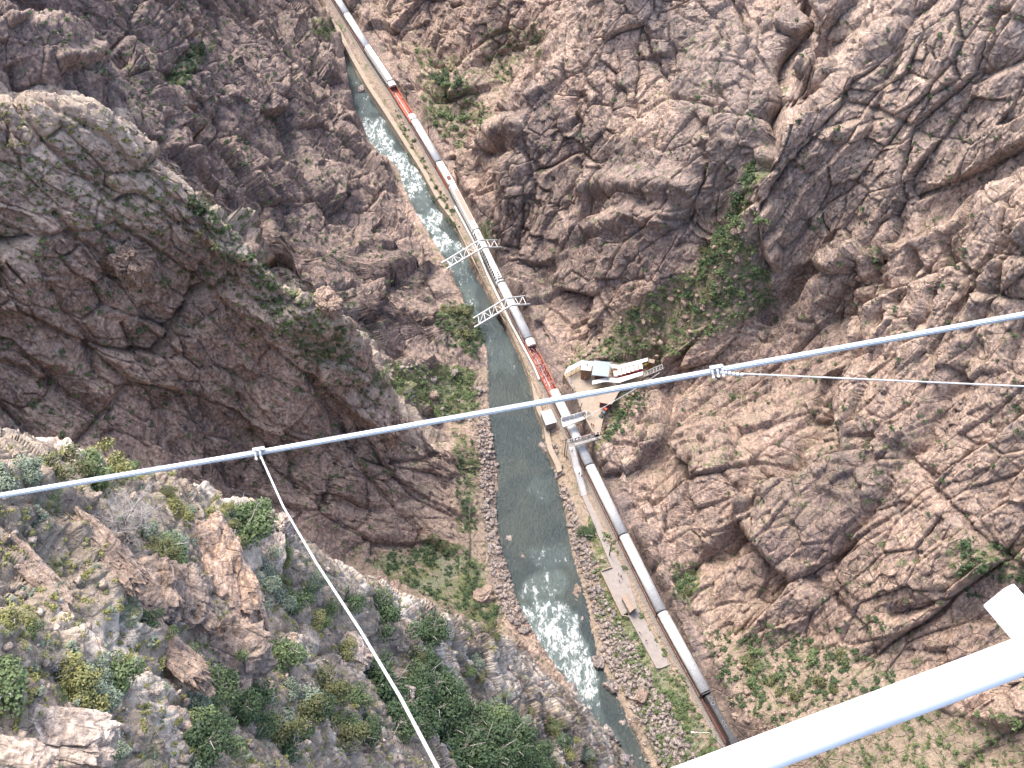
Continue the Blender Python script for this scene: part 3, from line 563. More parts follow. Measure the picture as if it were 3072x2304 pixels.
class MB:
    def __init__(s): s.v=[];s.f=[];s.mi=[];s.mats=[]
    def _m(s,m):
        if m not in s.mats: s.mats.append(m)
        return s.mats.index(m)
    def add(s,vs,fs,m):
        o=len(s.v); s.v+=[tuple(map(float,v)) for v in vs]; k=s._m(m)
        for f in fs: s.f.append(tuple(i+o for i in f)); s.mi.append(k)
    def box(s,x0,x1,y0,y1,z0,z1,m,bev=0):
        vs=[(x,y,z) for z in (z0,z1) for y in (y0,y1) for x in (x0,x1)]
        s.add(vs,[(0,2,3,1),(4,5,7,6),(0,1,5,4),(2,6,7,3),(0,4,6,2),(1,3,7,5)],m)
    def tube(s,pts,r,m,n=8,cap=True):
        pts=[Vector(p) for p in pts]; rs=r if hasattr(r,'__len__') else [r]*len(pts)
        vs=[];fs=[];prev=None
        for i,p in enumerate(pts):
            t=(pts[min(i+1,len(pts)-1)]-pts[max(i-1,0)]).normalized()
            if prev is None: a=t.orthogonal().normalized()
            else:
                a=(prev-t*prev.dot(t)); a=a.normalized() if a.length>1e-6 else t.orthogonal().normalized()
            prev=a; b=t.cross(a)
            for k in range(n):
                an=2*math.pi*k/n; vs.append(p+(a*math.cos(an)+b*math.sin(an))*rs[i])
        for i in range(len(pts)-1):
            for k in range(n): fs.append((i*n+k,i*n+(k+1)%n,(i+1)*n+(k+1)%n,(i+1)*n+k))
        if cap: fs.append(tuple(range(n))[::-1]); fs.append(tuple(range((len(pts)-1)*n,len(pts)*n)))
        s.add(vs,fs,m)
    def beam(s,a,b,w,h,m):
        a,b=Vector(a),Vector(b); t=(b-a).normalized(); up=Vector((0,0,1))
        if abs(t.dot(up))>.98: up=Vector((0,1,0))
        x=t.cross(up).normalized()*w/2; y=x.cross(t).normalized()*h/2
        vs=[a-x-y,a+x-y,a+x+y,a-x+y,b-x-y,b+x-y,b+x+y,b-x+y]
        s.add(vs,[(0,3,2,1),(4,5,6,7),(0,1,5,4),(1,2,6,5),(2,3,7,6),(3,0,4,7)],m)
    def slab(s,poly,z0,z1,m,mside=None):
        """poly: xy or xyz corners (top); z0 may be a number (bottom) ; z1 None when the corners carry z"""
        n=len(poly); top=[(p[0],p[1],p[2] if z1 is None else z1) for p in poly]
        bot=[(p[0],p[1],(p[2]+z0) if z1 is None else z0) for p in poly]
        a=sum(top[i][0]*top[(i+1)%n][1]-top[(i+1)%n][0]*top[i][1] for i in range(n))
        if a<0: top.reverse();bot.reverse()
        s.add(top,[tuple(range(n))],m); s.add(bot,[tuple(range(n))[::-1]],mside or m)
        for i in range(n): j=(i+1)%n; s.add([bot[i],bot[j],top[j],top[i]],[(0,1,2,3)],mside or m)
    def prof(s,x0,x1,prof,m,cap=True):
        n=len(prof); vs=[(x0,y,z) for y,z in prof]+[(x1,y,z) for y,z in prof]
        fs=[(i,i+1,n+i+1,n+i) for i in range(n-1)]
        if cap: fs+=[tuple(range(n))[::-1],tuple(range(n,2*n)),(n-1,0,n,2*n-1)]
        s.add(vs,fs,m)
    def build(s,name,parent=None,smooth=False):
        me=bpy.data.meshes.new(name); me.from_pydata(s.v,[],s.f)
        for m in s.mats: me.materials.append(m if not isinstance(m,str) else M[m])
        me.polygons.foreach_set('material_index',s.mi)
        if smooth: me.polygons.foreach_set('use_smooth',[True]*len(s.f))
        me.update(); o=bpy.data.objects.new(name,me); col.objects.link(o)
        if parent: o.parent=parent
        return o
def tag(o,label,cat,group=None):
    o['label']=label;o['category']=cat
    if group:o['group']=group
    return o
def empty(name,loc=(0,0,0),rz=0,ry=0):
    o=bpy.data.objects.new(name,None); col.objects.link(o); o.location=loc; o.rotation_euler=(0,ry,rz); o.empty_display_size=.5; return o
def copy_tree(o,parent=None):
    c=o.copy(); col.objects.link(c)
    c.parent=parent
    for ch in list(o.children): copy_tree(ch,c)
    return c
def A3(px,py,z): return Vector(at(float(px),float(py),float(z)))
def AP(lst,z): return [A3(x,y,z) for x,y in lst]
# ================================================================ railway
def tpt(v,off=0.0,z=0.0):
    u=float(track_u(v)); du=float(track_u(v+1)-track_u(v-1))/2; n=math.hypot(1,du)
    p=xy(np.array(u+off/n),np.array(v-off*du/n)); return Vector((p[0],p[1],z))
def strip(name,v0,v1,o0,o1,z,mat,step=2.0,thick=None):
    b=MB(); vs=[];fs=[];k=0;v=v0
    while v<=v1:
        a=o0(v) if callable(o0) else o0; c=o1(v) if callable(o1) else o1
        vs+=[tpt(v,a,z),tpt(v,c,z)]
        if k: fs.append((2*k-2,2*k-1,2*k+1,2*k))
        k+=1;v+=step
    b.add(vs,fs,mat)
    if thick:
        n=len(vs); b.add([Vector((p.x,p.y,p.z-thick)) for p in vs]+vs,[(2*i,2*i+2,n+2*i+2,n+2*i) for i in range(k-1)]+[(2*i+3,2*i+1,n+2*i+1,n+2*i+3) for i in range(k-1)]+[(0,1,n+1,n),(n-1,n-2,2*n-2,2*n-1)][:1],mat)
    return b
s_=strip('ballast_bed',-60,400,-2.6,2.6,BED_Z+.12,'ballast').build('track_bed'); s_['kind']='structure'
tr=empty('railway_track',tpt(100,0,RAIL_Z)); tag(tr,'single railway track on brown ballast running under the passenger train','railway track')
for sd_ in (-.75,.75):
    o=strip('rail',-60,400,sd_-.04,sd_+.04,RAIL_Z,'rail',3.0,.16).build('rail'); o.parent=tr; o.matrix_parent_inverse=Matrix.Translation(-tr.location)
tb=MB(); v=-58.0
while v<398:
    a,b_=tpt(v,-1.3,RAIL_Z-.2),tpt(v,1.3,RAIL_Z-.2); tb.beam(a,b_,.24,.18,'tie'); v+=.75
o=tb.build('sleepers',tr); o['kind']='stuff'; o.matrix_parent_inverse=Matrix.Translation(-tr.location)
# roof and side profile of a coach (y across, z above the rail); -y is the river side
def roofprof(w,z0,z1,n=10):
    return [(-w*math.cos(math.pi*k/n),z0+(z1-z0)*math.sin(math.pi*k/n)**.75) for k in range(n+1)]
def bogies(root,L):
    for s in (-1,1):
        b=MB()
        for y in (-.95,.95): b.box(s*(L/2-3)-1.6,s*(L/2-3)+1.6,y-.09,y+.09,.35,.75,'black')
        b.box(s*(L/2-3)-.4,s*(L/2-3)+.4,-.95,.95,.45,.85,'black'); o=b.build('bogie',root)
        for x in (-1.15,1.15):
            w=MB(); w.tube([(s*(L/2-3)+x,-.8,.44),(s*(L/2-3)+x,.8,.44)],.09,'steel',8)
            for y in (-.78,.78): w.tube([(s*(L/2-3)+x,y-.07,.44),(s*(L/2-3)+x,y+.07,.44)],.44,'steel',14)
            w.build('wheelset',o)
def ends(root,L,zt=3.9,w=1.15):
    for s in (-1,1):
        b=MB(); b.box(min(s*(L/2-.02),s*(L/2+.32)),max(s*(L/2-.02),s*(L/2+.32)),-w,w,1.05,zt,'black'); b.build('gangway',root)
def coach(L,roofm='silver',rng=0):
    root=empty('passenger_coach'); W=1.53;h=L/2-.28
    b=MB(); b.box(-h,h,-W+.02,W-.02,.95,2.05,'orange'); b.box(-h,h,-W+.02,W-.02,2.8,3.35,'charcoal'); b.box(-h,h,-W+.02,W-.02,2.05,2.8,'charcoal'); b.box(-h,h,-W+.12,W-.12,.7,.95,'black'); b.build('body',root)
    r=MB(); r.prof(-h,h,roofprof(W+.03,3.3,4.35,14),roofm)
    ro=r.build('roof',root,True); ro.data.polygons.foreach_set('use_smooth',[len(p.vertices)==4 for p in ro.data.polygons])
    sm=MB()
    for x in np.linspace(-h+1.2,h-1.2,3 if rng%2 else 2):
        pr=roofprof(W+.045,3.3,4.375,14); sm.prof(x-.05,x+.05,pr,'steel')
    sj=sm.build('roof_seam',ro); sj['kind']='stuff'
    if rng%3==0:
        v=MB(); v.box(-h+2.2,-h+3.0,-.5,.5,4.3,4.45,roofm); v.build('roof_vent',ro)
    for k in range(12):
        x=-h+2.6+k*(2*h-5.2)/11
        for s in (-1,1):
            w=MB(); w.box(x-.75,x+.75,min(s*(W-.03),s*(W+.015)),max(s*(W-.03),s*(W+.015)),2.1,2.78,'glass'); w.build('window',root)
    st=MB()
    for s in (-1,1): st.box(-h,h,min(s*(W-.03),s*(W+.01)),max(s*(W-.03),s*(W+.01)),1.55,1.66,'silver')
    st.build('stripe',root)
    bogies(root,L); ends(root,L,4.12,1.35); return root
def open_car(L):
    root=empty('open_air_car'); W=1.53;h=L/2-.28
    b=MB(); b.box(-h,h,-W+.1,W-.1,1.0,1.25,'deckred'); b.box(-h,h,-W+.2,W-.2,.7,1.0,'black'); b.build('deck',root)
    for s in (-1,1):
        w=MB(); w.box(-h,h,min(s*(W-.12),s*W),max(s*(W-.12),s*W),.95,2.35,'orange'); w.box(-h,h,s*W-.1,s*W+.05,2.35,2.43,'orange'); w.build('side_wall',root)
        e=MB()
        x0,x1=sorted((s*(h-2.9),s*h)); e.prof(x0,x1,roofprof(W+.03,3.3,4.3,12),'silver2'); e.build('end_roof',root)
        g=MB(); g.box(*sorted((s*h,s*(h-.12))),-W+.1,W-.1,1.25,3.3,'charcoal')
        for y in (-W+.1,W-.1): g.box(*sorted((s*(h-2.9),s*(h-2.78))),y-.06,y+.06,1.25,3.4,'charcoal')
        g.build('end_frame',root)
    bn=MB()
    for y in (-.09,.09): bn.box(-h+4,h-4,y-.05,y+.05,1.26,1.32,'silver')
    bn.build('deck_seam',root)
    bogies(root,L); ends(root,L,4.12,1.35); return root
def dome_car(L,top):
    root=empty('dome_car'); W=1.55;h=L/2-.28
    b=MB(); b.box(-h,h,-W+.02,W-.02,.7,2.9,'charcoal'); b.box(-h,h,-W,W,1.7,1.85,'silver2'); b.build('body',root)
    r=MB()
    if top=='white':
        prf=[(-W,2.9),(-1.02,4.25),(-.7,4.5),(.7,4.5),(1.02,4.25),(W,2.9)]
        r.prof(-h,h,prf,'white'); ro=r.build('roof',root)
        n=19
        for k in range(n):
            x=-h+1.6+k*(2*h-3.2)/(n-1)
            for s in (-1,1):
                a=(W-.02-(3.05-2.9)*(W-1.02)/1.35);c=(1.02+(.12)*(W-1.02)/1.35)
                g=MB(); e=.045
                g.add([(x-.42,s*(a+e),3.05+e*.4),(x+.42,s*(a+e),3.05+e*.4),(x+.42,s*(c+e),4.13+e*.4),(x-.42,s*(c+e),4.13+e*.4)],[(0,1,2,3)],'glass'); g.build('dome_window',root)
        for s in (-1,1):
            q_=MB(); q_.box(*sorted((s*(h-5.6),s*(h-1.9))),-.55,.55,4.5,4.95,'white'); ac=q_.build('air_unit',root)
            for y in (s*(h-2.5),s*(h-3.5)):
                f=MB(); f.tube([(y,0,4.95),(y,0,4.99)],.38,'black',16); f.build('fan',ac)
        g=MB(); g.box(h-1.4,h-.5,-.95,.95,4.5,4.53,'glass'); g.build('end_glass',root)
    else:
        r.prof(-h,h,[(-W,2.9),(-1.25,3.6),(-1.1,4.3),(-.95,4.5),(.95,4.5),(1.1,4.3),(1.25,3.6),(W,2.9)],'white'); r.build('roof',root)
        t=MB(); t.box(-h+4.2,h-4.2,-.85,.85,4.5,4.56,'tanroof'); t.build('roof_panel',root)
        for s in (-1,1):
            for z0,z1,y in ((3.0,3.5,1.46),(3.75,4.25,1.2)):
                for k in range(24):
                    x=-h+1.2+k*(2*h-2.4)/23; g=MB(); g.add([(x-.44,s*(y+.02),z0),(x+.44,s*(y+.02),z0),(x+.44,s*(y-.14+.02),z1),(x-.44,s*(y-.14+.02),z1)],[(0,1,2,3)],'glass')
                    if k%1==0 : g.build('dome_window',root)
        for s in (-1,1):
            q_=MB(); q_.box(*sorted((s*(h-3.8),s*(h-.7))),-.6,.6,4.5,4.9,'white'); ac=q_.build('air_unit',root)
            f=MB(); f.tube([(s*(h-1.6),.05,4.9),(s*(h-1.6),.05,4.94)],.3,'black',16); f.build('fan',ac)
    bogies(root,L); ends(root,L,4.12,1.35); return root
def power_car(L):
    root=empty('power_car'); W=1.5;h=L/2-.28
    b=MB(); b.box(-h,h,-W+.02,W-.02,.8,2.7,'orange'); b.box(-h,h,-W+.05,W-.05,2.7,3.4,'charcoal'); b.build('body',root)
    r=MB(); r.prof(-h,h,[(-W,3.4),(-1.2,4.1),(1.2,4.1),(W,3.4)],'silver2'); ro=r.build('roof',root)
    a=MB(); a.box(h-4.2,h-2.0,-.75,.75,4.1,4.2,'maroon'); a.build('roof_hatch',ro)
    for y in (-.5,.1,.6):
        a=MB(); a.tube([(h-5.6+y,y,4.1),(h-5.6+y,y,4.5)],.17,'black',10); a.build('exhaust_stack',ro)
    a=MB(); a.box(-h+1.2,-h+1.9,-.4,.4,4.1,4.25,'silver'); a.build('roof_vent',ro)
    bogies(root,L); ends(root,L,4.0,1.2); return root
def locomotive(L):
    root=empty('locomotive'); h=L/2-.3
    b=MB(); b.box(-h,h,-1.5,1.5,1.1,1.35,'charcoal'); b.box(-h+.2,h-.2,-1.53,-1.5,1.28,1.4,'orange'); b.box(-h+.2,h-.2,1.5,1.53,1.28,1.4,'orange'); b.build('frame',root)
    b=MB(); b.prof(-h+.6,h-5.2,[(-.95,1.35),(-.95,3.9),(-.75,4.3),(.75,4.3),(.95,3.9),(.95,1.35)],'charcoal'); hd=b.build('hood',root)
    b=MB(); b.box(-h+2,h-6,-.97,-.95,1.9,2.3,'orange'); b.build('stripe',hd)
    b=MB(); b.prof(h-5.2,h-2.6,[(-1.5,1.35),(-1.5,3.8),(-1.1,4.45),(1.1,4.45),(1.5,3.8),(1.5,1.35)],'black'); cb=b.build('cab',root)
    g=MB(); g.box(h-2.6,h-2.57,-1.2,1.2,3.1,3.8,'glass'); g.build('windscreen',cb)
    b=MB(); b.prof(h-2.6,h-.5,[(-.8,1.35),(-.8,2.7),(-.6,2.95),(.6,2.95),(.8,2.7),(.8,1.35)],'charcoal'); b.build('nose',root)
    for x,r in ((-h+1.7,.55),(-h+3.1,.55),(-h+5.2,.3),(-h+6.0,.3),(-h+6.8,.3),(-h+8.6,.42),(-h+9.8,.42)):
        f=MB(); f.tube([(x,.0,4.3),(x,.0,4.42)],r,'steel',18); fo=f.build('fan_housing',hd)
        f=MB(); f.tube([(x,.0,4.42),(x,.0,4.44)],r*.78,'black',18); f.build('fan',fo)
    for s in (-1,1):
        b=MB(); b.tube([(-h+.3,s*1.42,2.3),(h-5.4,s*1.42,2.3)],.03,'orange',6)
        for k in range(9): x=-h+.3+k*(2*h-5.7)/8; b.tube([(x,s*1.42,1.35),(x,s*1.42,2.3)],.025,'orange',6)
        b.build('handrail',root)
    for x in (-2.2,2.2):
        b=MB(); b.box(x-1.4,x+1.4,-1.3,1.3,.5,1.1,'black'); b.build('fuel_tank',root) if x<0 else b.build('battery_box',root)
    bogies(root,L); return root
CARS=['loco','c','c','c','c','open','c','dome','dometan','power','c','open','domeb','c','c']
LAB={0:('black diesel locomotive with round roof fans at the head of the train','locomotive'),
 1:('silver roofed coach coupled directly behind the black locomotive','railway coach'),2:('silver roofed coach beside the long grey lower platform','railway coach'),
 3:('silver roofed coach next to the foot of the steel stair','railway coach'),4:('silver roofed coach passing under the white ramp and the crowded footbridge','railway coach'),
 5:('open red decked car crowded with standing passengers, beside the plaza wall','open railway car'),6:('silver roofed coach under the nearer white bridge rafters','railway coach'),
 7:('white roofed dome car with a row of square dark windows under the farther rafters','dome car'),8:('dome car with a tan roof panel and long dark window strips','dome car'),
 9:('short car with a pale roof and a brown hatch on it','power car'),10:('silver roofed coach between the short pale car and the nearly empty open car','railway coach'),
 11:('nearly empty open car with a bright red deck','open railway car'),12:('white dome car just beyond the nearly empty open car','dome car'),
 13:('silver roofed coach beyond the last dome car, where the river vanishes','railway coach'),14:('farthest silver roofed coach, cut by the top of the picture','railway coach')}
ju=[(float(a),float(b)) for a,b in zip(*uv(JW))]
jv=[tv[0]-19.0]+list(tv)+[tv[-1]+26.3]
CARPOS={}
for i,kind in enumerate(CARS):
    va,vb=jv[i],jv[i+1]; p0,p1=tpt(va,0,RAIL_Z),tpt(vb,0,RAIL_Z); d=p0-p1; L=d.length
    if kind=='c': r=coach(L,'silver',i)
    elif kind=='open': r=open_car(L)
    elif kind=='dome': r=dome_car(L,'white')
    elif kind=='domeb': r=dome_car(L,'tan')
    elif kind=='dometan': r=dome_car(L,'tan')
    elif kind=='power': r=power_car(L)
    else: r=locomotive(L)
    r.location=(p0+p1)/2; r.rotation_euler=(0,0,math.atan2(d.y,d.x)); tag(r,LAB[i][0],LAB[i][1],'cars of the passenger train'); CARPOS[i]=(r,L)
    for ch in r.children:
        if i==12 and ch.name.startswith('roof_panel'): ch.data.materials.clear(); ch.data.materials.append(M['white'])
# bench: concrete retaining wall by the river with its bright girder
wall=MB(); prev=None
for v in np.arange(60,345,3.0):
    ro=float(river_r(v))
    if v<80: continue
    p0=xy(np.array(ro),np.array(v));p1=xy(np.array(ro+1.7),np.array(v)); cur=(p0,p1)
    if prev is not None:
        a,b_=prev; wall.slab([a[0:2],b_[0:2],p1,p0] if True else [],-2.0,3.25,'conc')
    prev=cur
tag(wall.build('retaining_wall'),'tan concrete retaining wall standing in the river below the track','retaining wall')
gp=AP([(1364,618),(1423,727),(1462,823),(1501,904),(1531,968),(1601,1097),(1618,1138)],4.6)
gr=empty('plate_girder',gp[3]); tag(gr,'long white topped steel plate girder between the train and the river wall','girder')
gb=MB()
for a,b_ in zip(gp[:-1],gp[1:]): gb.beam(a,b_,.55,.14,'white')
o=gb.build('top_flange',gr); o.matrix_parent_inverse=Matrix.Translation(-gr.location)
gb=MB()
for a,b_ in zip(gp[:-1],gp[1:]): gb.beam(a-Vector((0,0,.85)),b_-Vector((0,0,.85)),.12,1.55,'galv'); gb.beam(a-Vector((0,0,1.7)),b_-Vector((0,0,1.7)),.5,.12,'galv')
o=gb.build('web',gr); o.matrix_parent_inverse=Matrix.Translation(-gr.location)
def reparent(o,root): o.parent=root; o.matrix_parent_inverse=Matrix.Translation(-root.location)
# rafters of the hanging bridge
def rafters(peaks,lefts,rights,zp,zl,zr,label):
    P_=[A3(*p,zp) for p in peaks];L_=[A3(*p,zl) for p in lefts];Q_=[A3(*p,zr) for p in rights]
    root=empty('bridge_rafters',P_[0]); tag(root,label,'bridge frame','rafter frames of the hanging bridge')
    for i in (0,1):
        for a,b_ in ((P_[i],L_[i]),(P_[i],Q_[i])):
            t=MB(); t.beam(a,b_+(b_-a).normalized()*1.2,.42,.55,'white' if b_ is L_[i] else 'galv'); reparent(t.build('chord'),root)
    for A_,B_,n in ((P_,L_,5),(P_,Q_,2)):
        t=MB()
        for k in range(n+1):
            f=k/n*.92+.02; a=A_[0].lerp(B_[0],f);b_=A_[1].lerp(B_[1],f); t.beam(a,b_,.2,.2,'white')
            if k<n:
                f2=(k+1)/n*.92+.02; c=A_[k%2].lerp(B_[k%2],f); d=A_[1-k%2].lerp(B_[1-k%2],f2); t.beam(c,d,.14,.14,'white')
        reparent(t.build('bracing'),root)
    for i in (0,1):
        t=MB(); t.beam(P_[i],Vector((P_[i].x,P_[i].y,4.0))+(L_[i]-P_[i]).normalized()*0,.1,.1,'galv'); reparent(t.build('hanger'),root)
rafters([(1438,721),(1449,743)],[(1334,784),(1348,802)],[(1485,721),(1497,742)],13.0,5.0,11.0,'farther pair of white truss rafters over the white dome car and the rapids')
rafters([(1519,895),(1534,916)],[(1429,950),(1432,977)],[(1571,889),(1581,913)],13.0,4.0,11.5,'nearer pair of white truss rafters braced over the river and the silver coach')
# ================================================================ station plaza at the foot of the incline
def house(name,roof,zr,zb,mr,mw,label,cat,thick=.18,inset=.25,parts=True):
    R_=AP(roof,zr); c=sum(R_,Vector())/4; root=empty(name,(c.x,c.y,zb)); tag(root,label,cat)
    b=MB(); b.slab([tuple(p) for p in R_],-thick,None,mr); reparent(b.build('roof'),root)
    w=MB(); q_=[c+(p-c)*(1-inset/(p-c).length*1.2) for p in R_]; w.slab([(p.x,p.y) for p in q_],zb,zr-thick-.002,mw); reparent(w.build('wall'),root)
    return root,R_,q_
PLZ=[(1697,1131),(1725,1179),(1747,1235),(1779,1299),(1788,1318),(1796,1318),(1803,1290),(1808,1263),(1822,1229),(1839,1193),(1862,1172),(1900,1150),(1960,1120),(1962,1100),(1945,1078),(1858,1091),(1830,1085),(1744,1081),(1697,1108),(1690,1122)]
pp=AP(PLZ,PLAZA_Z); b=MB(); b.slab([(p.x,p.y) for p in pp],2.0,PLAZA_Z,'conc','brown')
pz=b.build('station_plaza'); pz['kind']='structure'; pz.name='plaza_paving'
M['wallstone']=flat('stained_concrete',(.20,.155,.12),.9,0,.25,.7,.05,(.11,.09,.075,.6)); pz.data.materials[pz.data.materials.find('brown_boards')]=M['wallstone']
# parapet and joints
pb=MB()
edge_=[(1697,1131),(1725,1179),(1747,1235),(1779,1299)]; E_=AP(edge_,PLAZA_Z+.5)
for a,b_ in zip(E_[:-1],E_[1:]): pb.beam(a,b_,.35,1.0,'conc')
tag(pb.build('parapet'),'low concrete parapet along the plaza edge above the open car','parapet')
jb=MB()
for k in range(1,6):
    a=A3(1697+ (1747-1697)*k/6,1131+(1235-1131)*k/6,PLAZA_Z+.006);b_=A3(1790+30*k/6,1140+40*k/6,PLAZA_Z+.006); jb.beam(a,b_,.07,.01,'concgrey')
for k in range(4):
    a=A3(1712+k*22,1128+k*2,PLAZA_Z+.006);b_=A3(1745+k*20,1215-k*6,PLAZA_Z+.006); jb.beam(a,b_,.07,.01,'concgrey')
j_=jb.build('paving_joints'); j_['kind']='structure'
tw,R_,q_=house('ticket_tower',[(1746,1086),(1775,1088),(1772,1112),(1742,1109)],16.2,11.0,'white','brown','narrow brown boarded tower with a white roof and a pale door, on the plaza','tower',.2,.3)
# door on the near wall
a,b_=q_[3],q_[2]; ctr=a.lerp(b_,.5); n_=(ctr-(q_[0]+q_[1])/2).normalized(); dr=MB(); n_.z=0
dr.beam(Vector((ctr.x,ctr.y,11.02))+n_*.05,Vector((ctr.x,ctr.y,13.2))+n_*.05,.08,1.15,'white'); 
o=dr.build('door'); o.data.transform(Matrix.Translation(-Vector((ctr.x,ctr.y,11)))); o.parent=tw; o.location=Vector((ctr.x,ctr.y,11))-tw.location
for dx,dy,s in ((.3,.5,.55),(-.8,.9,.28)):
    v_=MB(); c=tw.location; v_.box(c.x+dx-s/2,c.x+dx+s/2,c.y+dy-s/2,c.y+dy+s/2,16.2,16.4,'charcoal'); reparent(v_.build('roof_vent'),tw)
bl,R_,q_=house('loading_shelter',[(1783,1081),(1832,1087),(1825,1130),(1775,1125)],15.8,11.0,'bluemetal','darkbrown','square pale blue ribbed metal roof in the middle of the plaza','shelter',.12,1.2)
rb=MB()
for k in range(22):
    f=(k+.5)/22; rb.beam(R_[0].lerp(R_[3],f)+Vector((0,0,.03)),R_[1].lerp(R_[2],f)+Vector((0,0,.03)),.10,.07,'bluemetal')
reparent(rb.build('roof_ribs'),bl)
for p in R_:
    t=MB(); t.tube([(p.x,p.y,11),(p.x,p.y,15.7)],.1,'galv',8); reparent(t.build('post'),bl)
def canopy(poly,z,mat,label,posts=6,zb=11.0):
    """covered walkway roof with posts below its near edge; poly: corner pixels, z: height per corner"""
    P_=[A3(x,y,zz) for (x,y),zz in zip(poly,z)]; c=sum(P_,Vector())/len(P_); root=empty('walkway_canopy',(c.x,c.y,zb)); tag(root,label,'canopy','covered walkways of the station')
    b=MB()
    b.slab([tuple(p) for p in P_],-.14,None,mat); reparent(b.build('roof'),root)
    a,d=P_[3],P_[2]; e,f_=P_[0],P_[1]
    for k in range(posts):
        for s0,s1 in ((a,d),(e,f_)):
            p=s0.lerp(s1,(k+.3)/(posts-.4)); zq=zb+max(0,(p.z-3.2-zb))*1.0; t=MB(); t.tube([(p.x,p.y,zq),(p.x,p.y,p.z-.1)],.06,'galv',6); reparent(t.build('post'),root)
    r=MB()
    for hh in (.5,1.0): r.beam(Vector((a.x,a.y,a.z-3.2+hh)),Vector((d.x,d.y,d.z-3.2+hh)),.06,.06,'yellow')
    r.beam(Vector((a.x,a.y,a.z-3.3)),Vector((d.x,d.y,d.z-3.3)),.08,.5,'darkbrown')
    reparent(r.build('railing'),root); return root
canopy([(1703,1102),(1746,1081),(1747,1092),(1696,1120)],[14.2]*4,'white','slanting white walkway roof left of the brown tower, nearest the train',4)
canopy([(1746,1081),(1784,1085),(1783,1099),(1747,1094)],[14.3]*4,'bluemetal','short pale blue walkway roof behind the brown tower',3)
canopy([(1832,1092),(1857,1096),(1858,1106),(1831,1103)],[14.2]*4,'white','short white walkway roof behind the red incline cabins, beside the blue roof',3)
canopy([(1857,1096),(1944,1073),(1943,1083),(1858,1106)],[14.2,18.6,18.6,14.2],'white','long white walkway roof climbing beside the yellow stairs',8)
canopy([(1777,1142),(1815,1133),(1816,1145),(1777,1153)],[14.2]*4,'white','short white walkway roof at the near left corner of the covered way',4)
canopy([(1815,1133),(1855,1134),(1857,1148),(1816,1145)],[14.21]*4,'white','middle piece of the near white walkway roof, above the brown boards',4)
canopy([(1855,1134),(1929,1114),(1929,1124),(1857,1148)],[14.2,17.6,17.6,14.2],'white','near white walkway roof climbing in front of the red cabins',8)
# pit floor and incline
b=MB(); b.slab([(p.x,p.y) for p in AP([(1832,1108),(1945,1080),(1945,1112),(1840,1134)],11.05)],10.6,11.06,'darkbrown'); o=b.build('loading_pit_floor'); o['kind']='structure'
ct=MB(); 
base_a,base_b=A3(1846,1131,11.9),A3(1921,1109,15.6)
for k in range(7):
    f=k/6; p=base_a.lerp(base_b,f); d=(base_b-base_a); d.z=0; d.normalize(); n=Vector((-d.y,d.x,0))
    root=empty('incline_cabin',p); tag(root,['lowest red incline cabin with a pale roof, nearest the blue roof','second lowest red incline cabin with a pale roof','third red incline cabin up from the blue roof','middle one of the seven red incline cabins','third red incline cabin down from the trestle','second highest red incline cabin with a pale roof','topmost red incline cabin, nearest the steel trestle'][k],'cable car','red incline cabins in a stepped row')
    def bx(a0,a1,b0,b1,z0,z1,m,nm,par):
        g=MB(); P4=[p+d*x+n*y for x,y in ((a0,b0),(a1,b0),(a1,b1),(a0,b1))]; g.slab([(q.x,q.y) for q in P4],p.z+z0,p.z+z1,m); o=g.build(nm); reparent(o,root); return o
    bx(-.62,.62,-1.0,1.0,-.2,1.0,'red','cabin_body',root); bx(-.5,.5,-.9,.9,1.0,1.75,'darkbrown','window',root); bx(-.7,.45,-1.1,1.1,1.75,1.9,'white','roof',root)
st=empty('yellow_stair',A3(1858,1118,11.5)); tag(st,'yellow railed loading stair stepping up between the white walkway and the red cabins','stair')
a,b_=A3(1857,1121,11.6),A3(1941,1092,16.6); yb=MB()
for k in range(26):
    f=k/25; p=a.lerp(b_,f); yb.beam(p+Vector((-.6,-.5,0)),p+Vector((.6,.5,0)),.3,.12,'yellow' if k%2 else 'tanroof')
reparent(yb.build('steps'),st)
for off in (-.9,.9):
    yb=MB(); o_=Vector((.3*off,.9*off,0))
    yb.beam(a+o_+Vector((0,0,1)),b_+o_+Vector((0,0,1)),.08,.08,'yellow')
    for k in range(12): p=a.lerp(b_,k/11)+o_; yb.beam(p,p+Vector((0,0,1)),.07,.07,'yellow')
    reparent(yb.build('handrail'),st)
# steel trestle of the incline up to the cliff
tr_=empty('incline_trestle',A3(1930,1122,14)); tag(tr_,'grey steel lattice trestle rising from the cabins to the cliff','trestle')
a0,a1=A3(1922,1122,15.0),A3(1986,1094,21.5); b0,b1=A3(1926,1134,15.0),A3(1990,1106,21.5)
for nm,(s0,s1) in (('girder',(a0,a1)),('girder',(b0,b1))):
    t=MB(); t.beam(s0,s1,.22,.35,'galv'); reparent(t.build(nm),tr_)
t=MB()
for k in range(8):
    f=k/7; p,q2=a0.lerp(a1,f),b0.lerp(b1,f); t.beam(p,q2,.14,.14,'galv')
    if k<7: t.beam(p,b0.lerp(b1,(k+1)/7),.1,.1,'galv')
    t.beam(p,Vector((p.x,p.y,p.z-3.5)),.12,.12,'steel');t.beam(q2,Vector((q2.x,q2.y,q2.z-3.5)),.12,.12,'steel')
reparent(t.build('lattice'),tr_)
hb,_,_=house('end_booth',[(1947,1076),(1965,1079),(1962,1090),(1944,1086)],17.5,12.0,'tanroof','brown','small tan roofed booth at the far end of the climbing white walkway','booth')
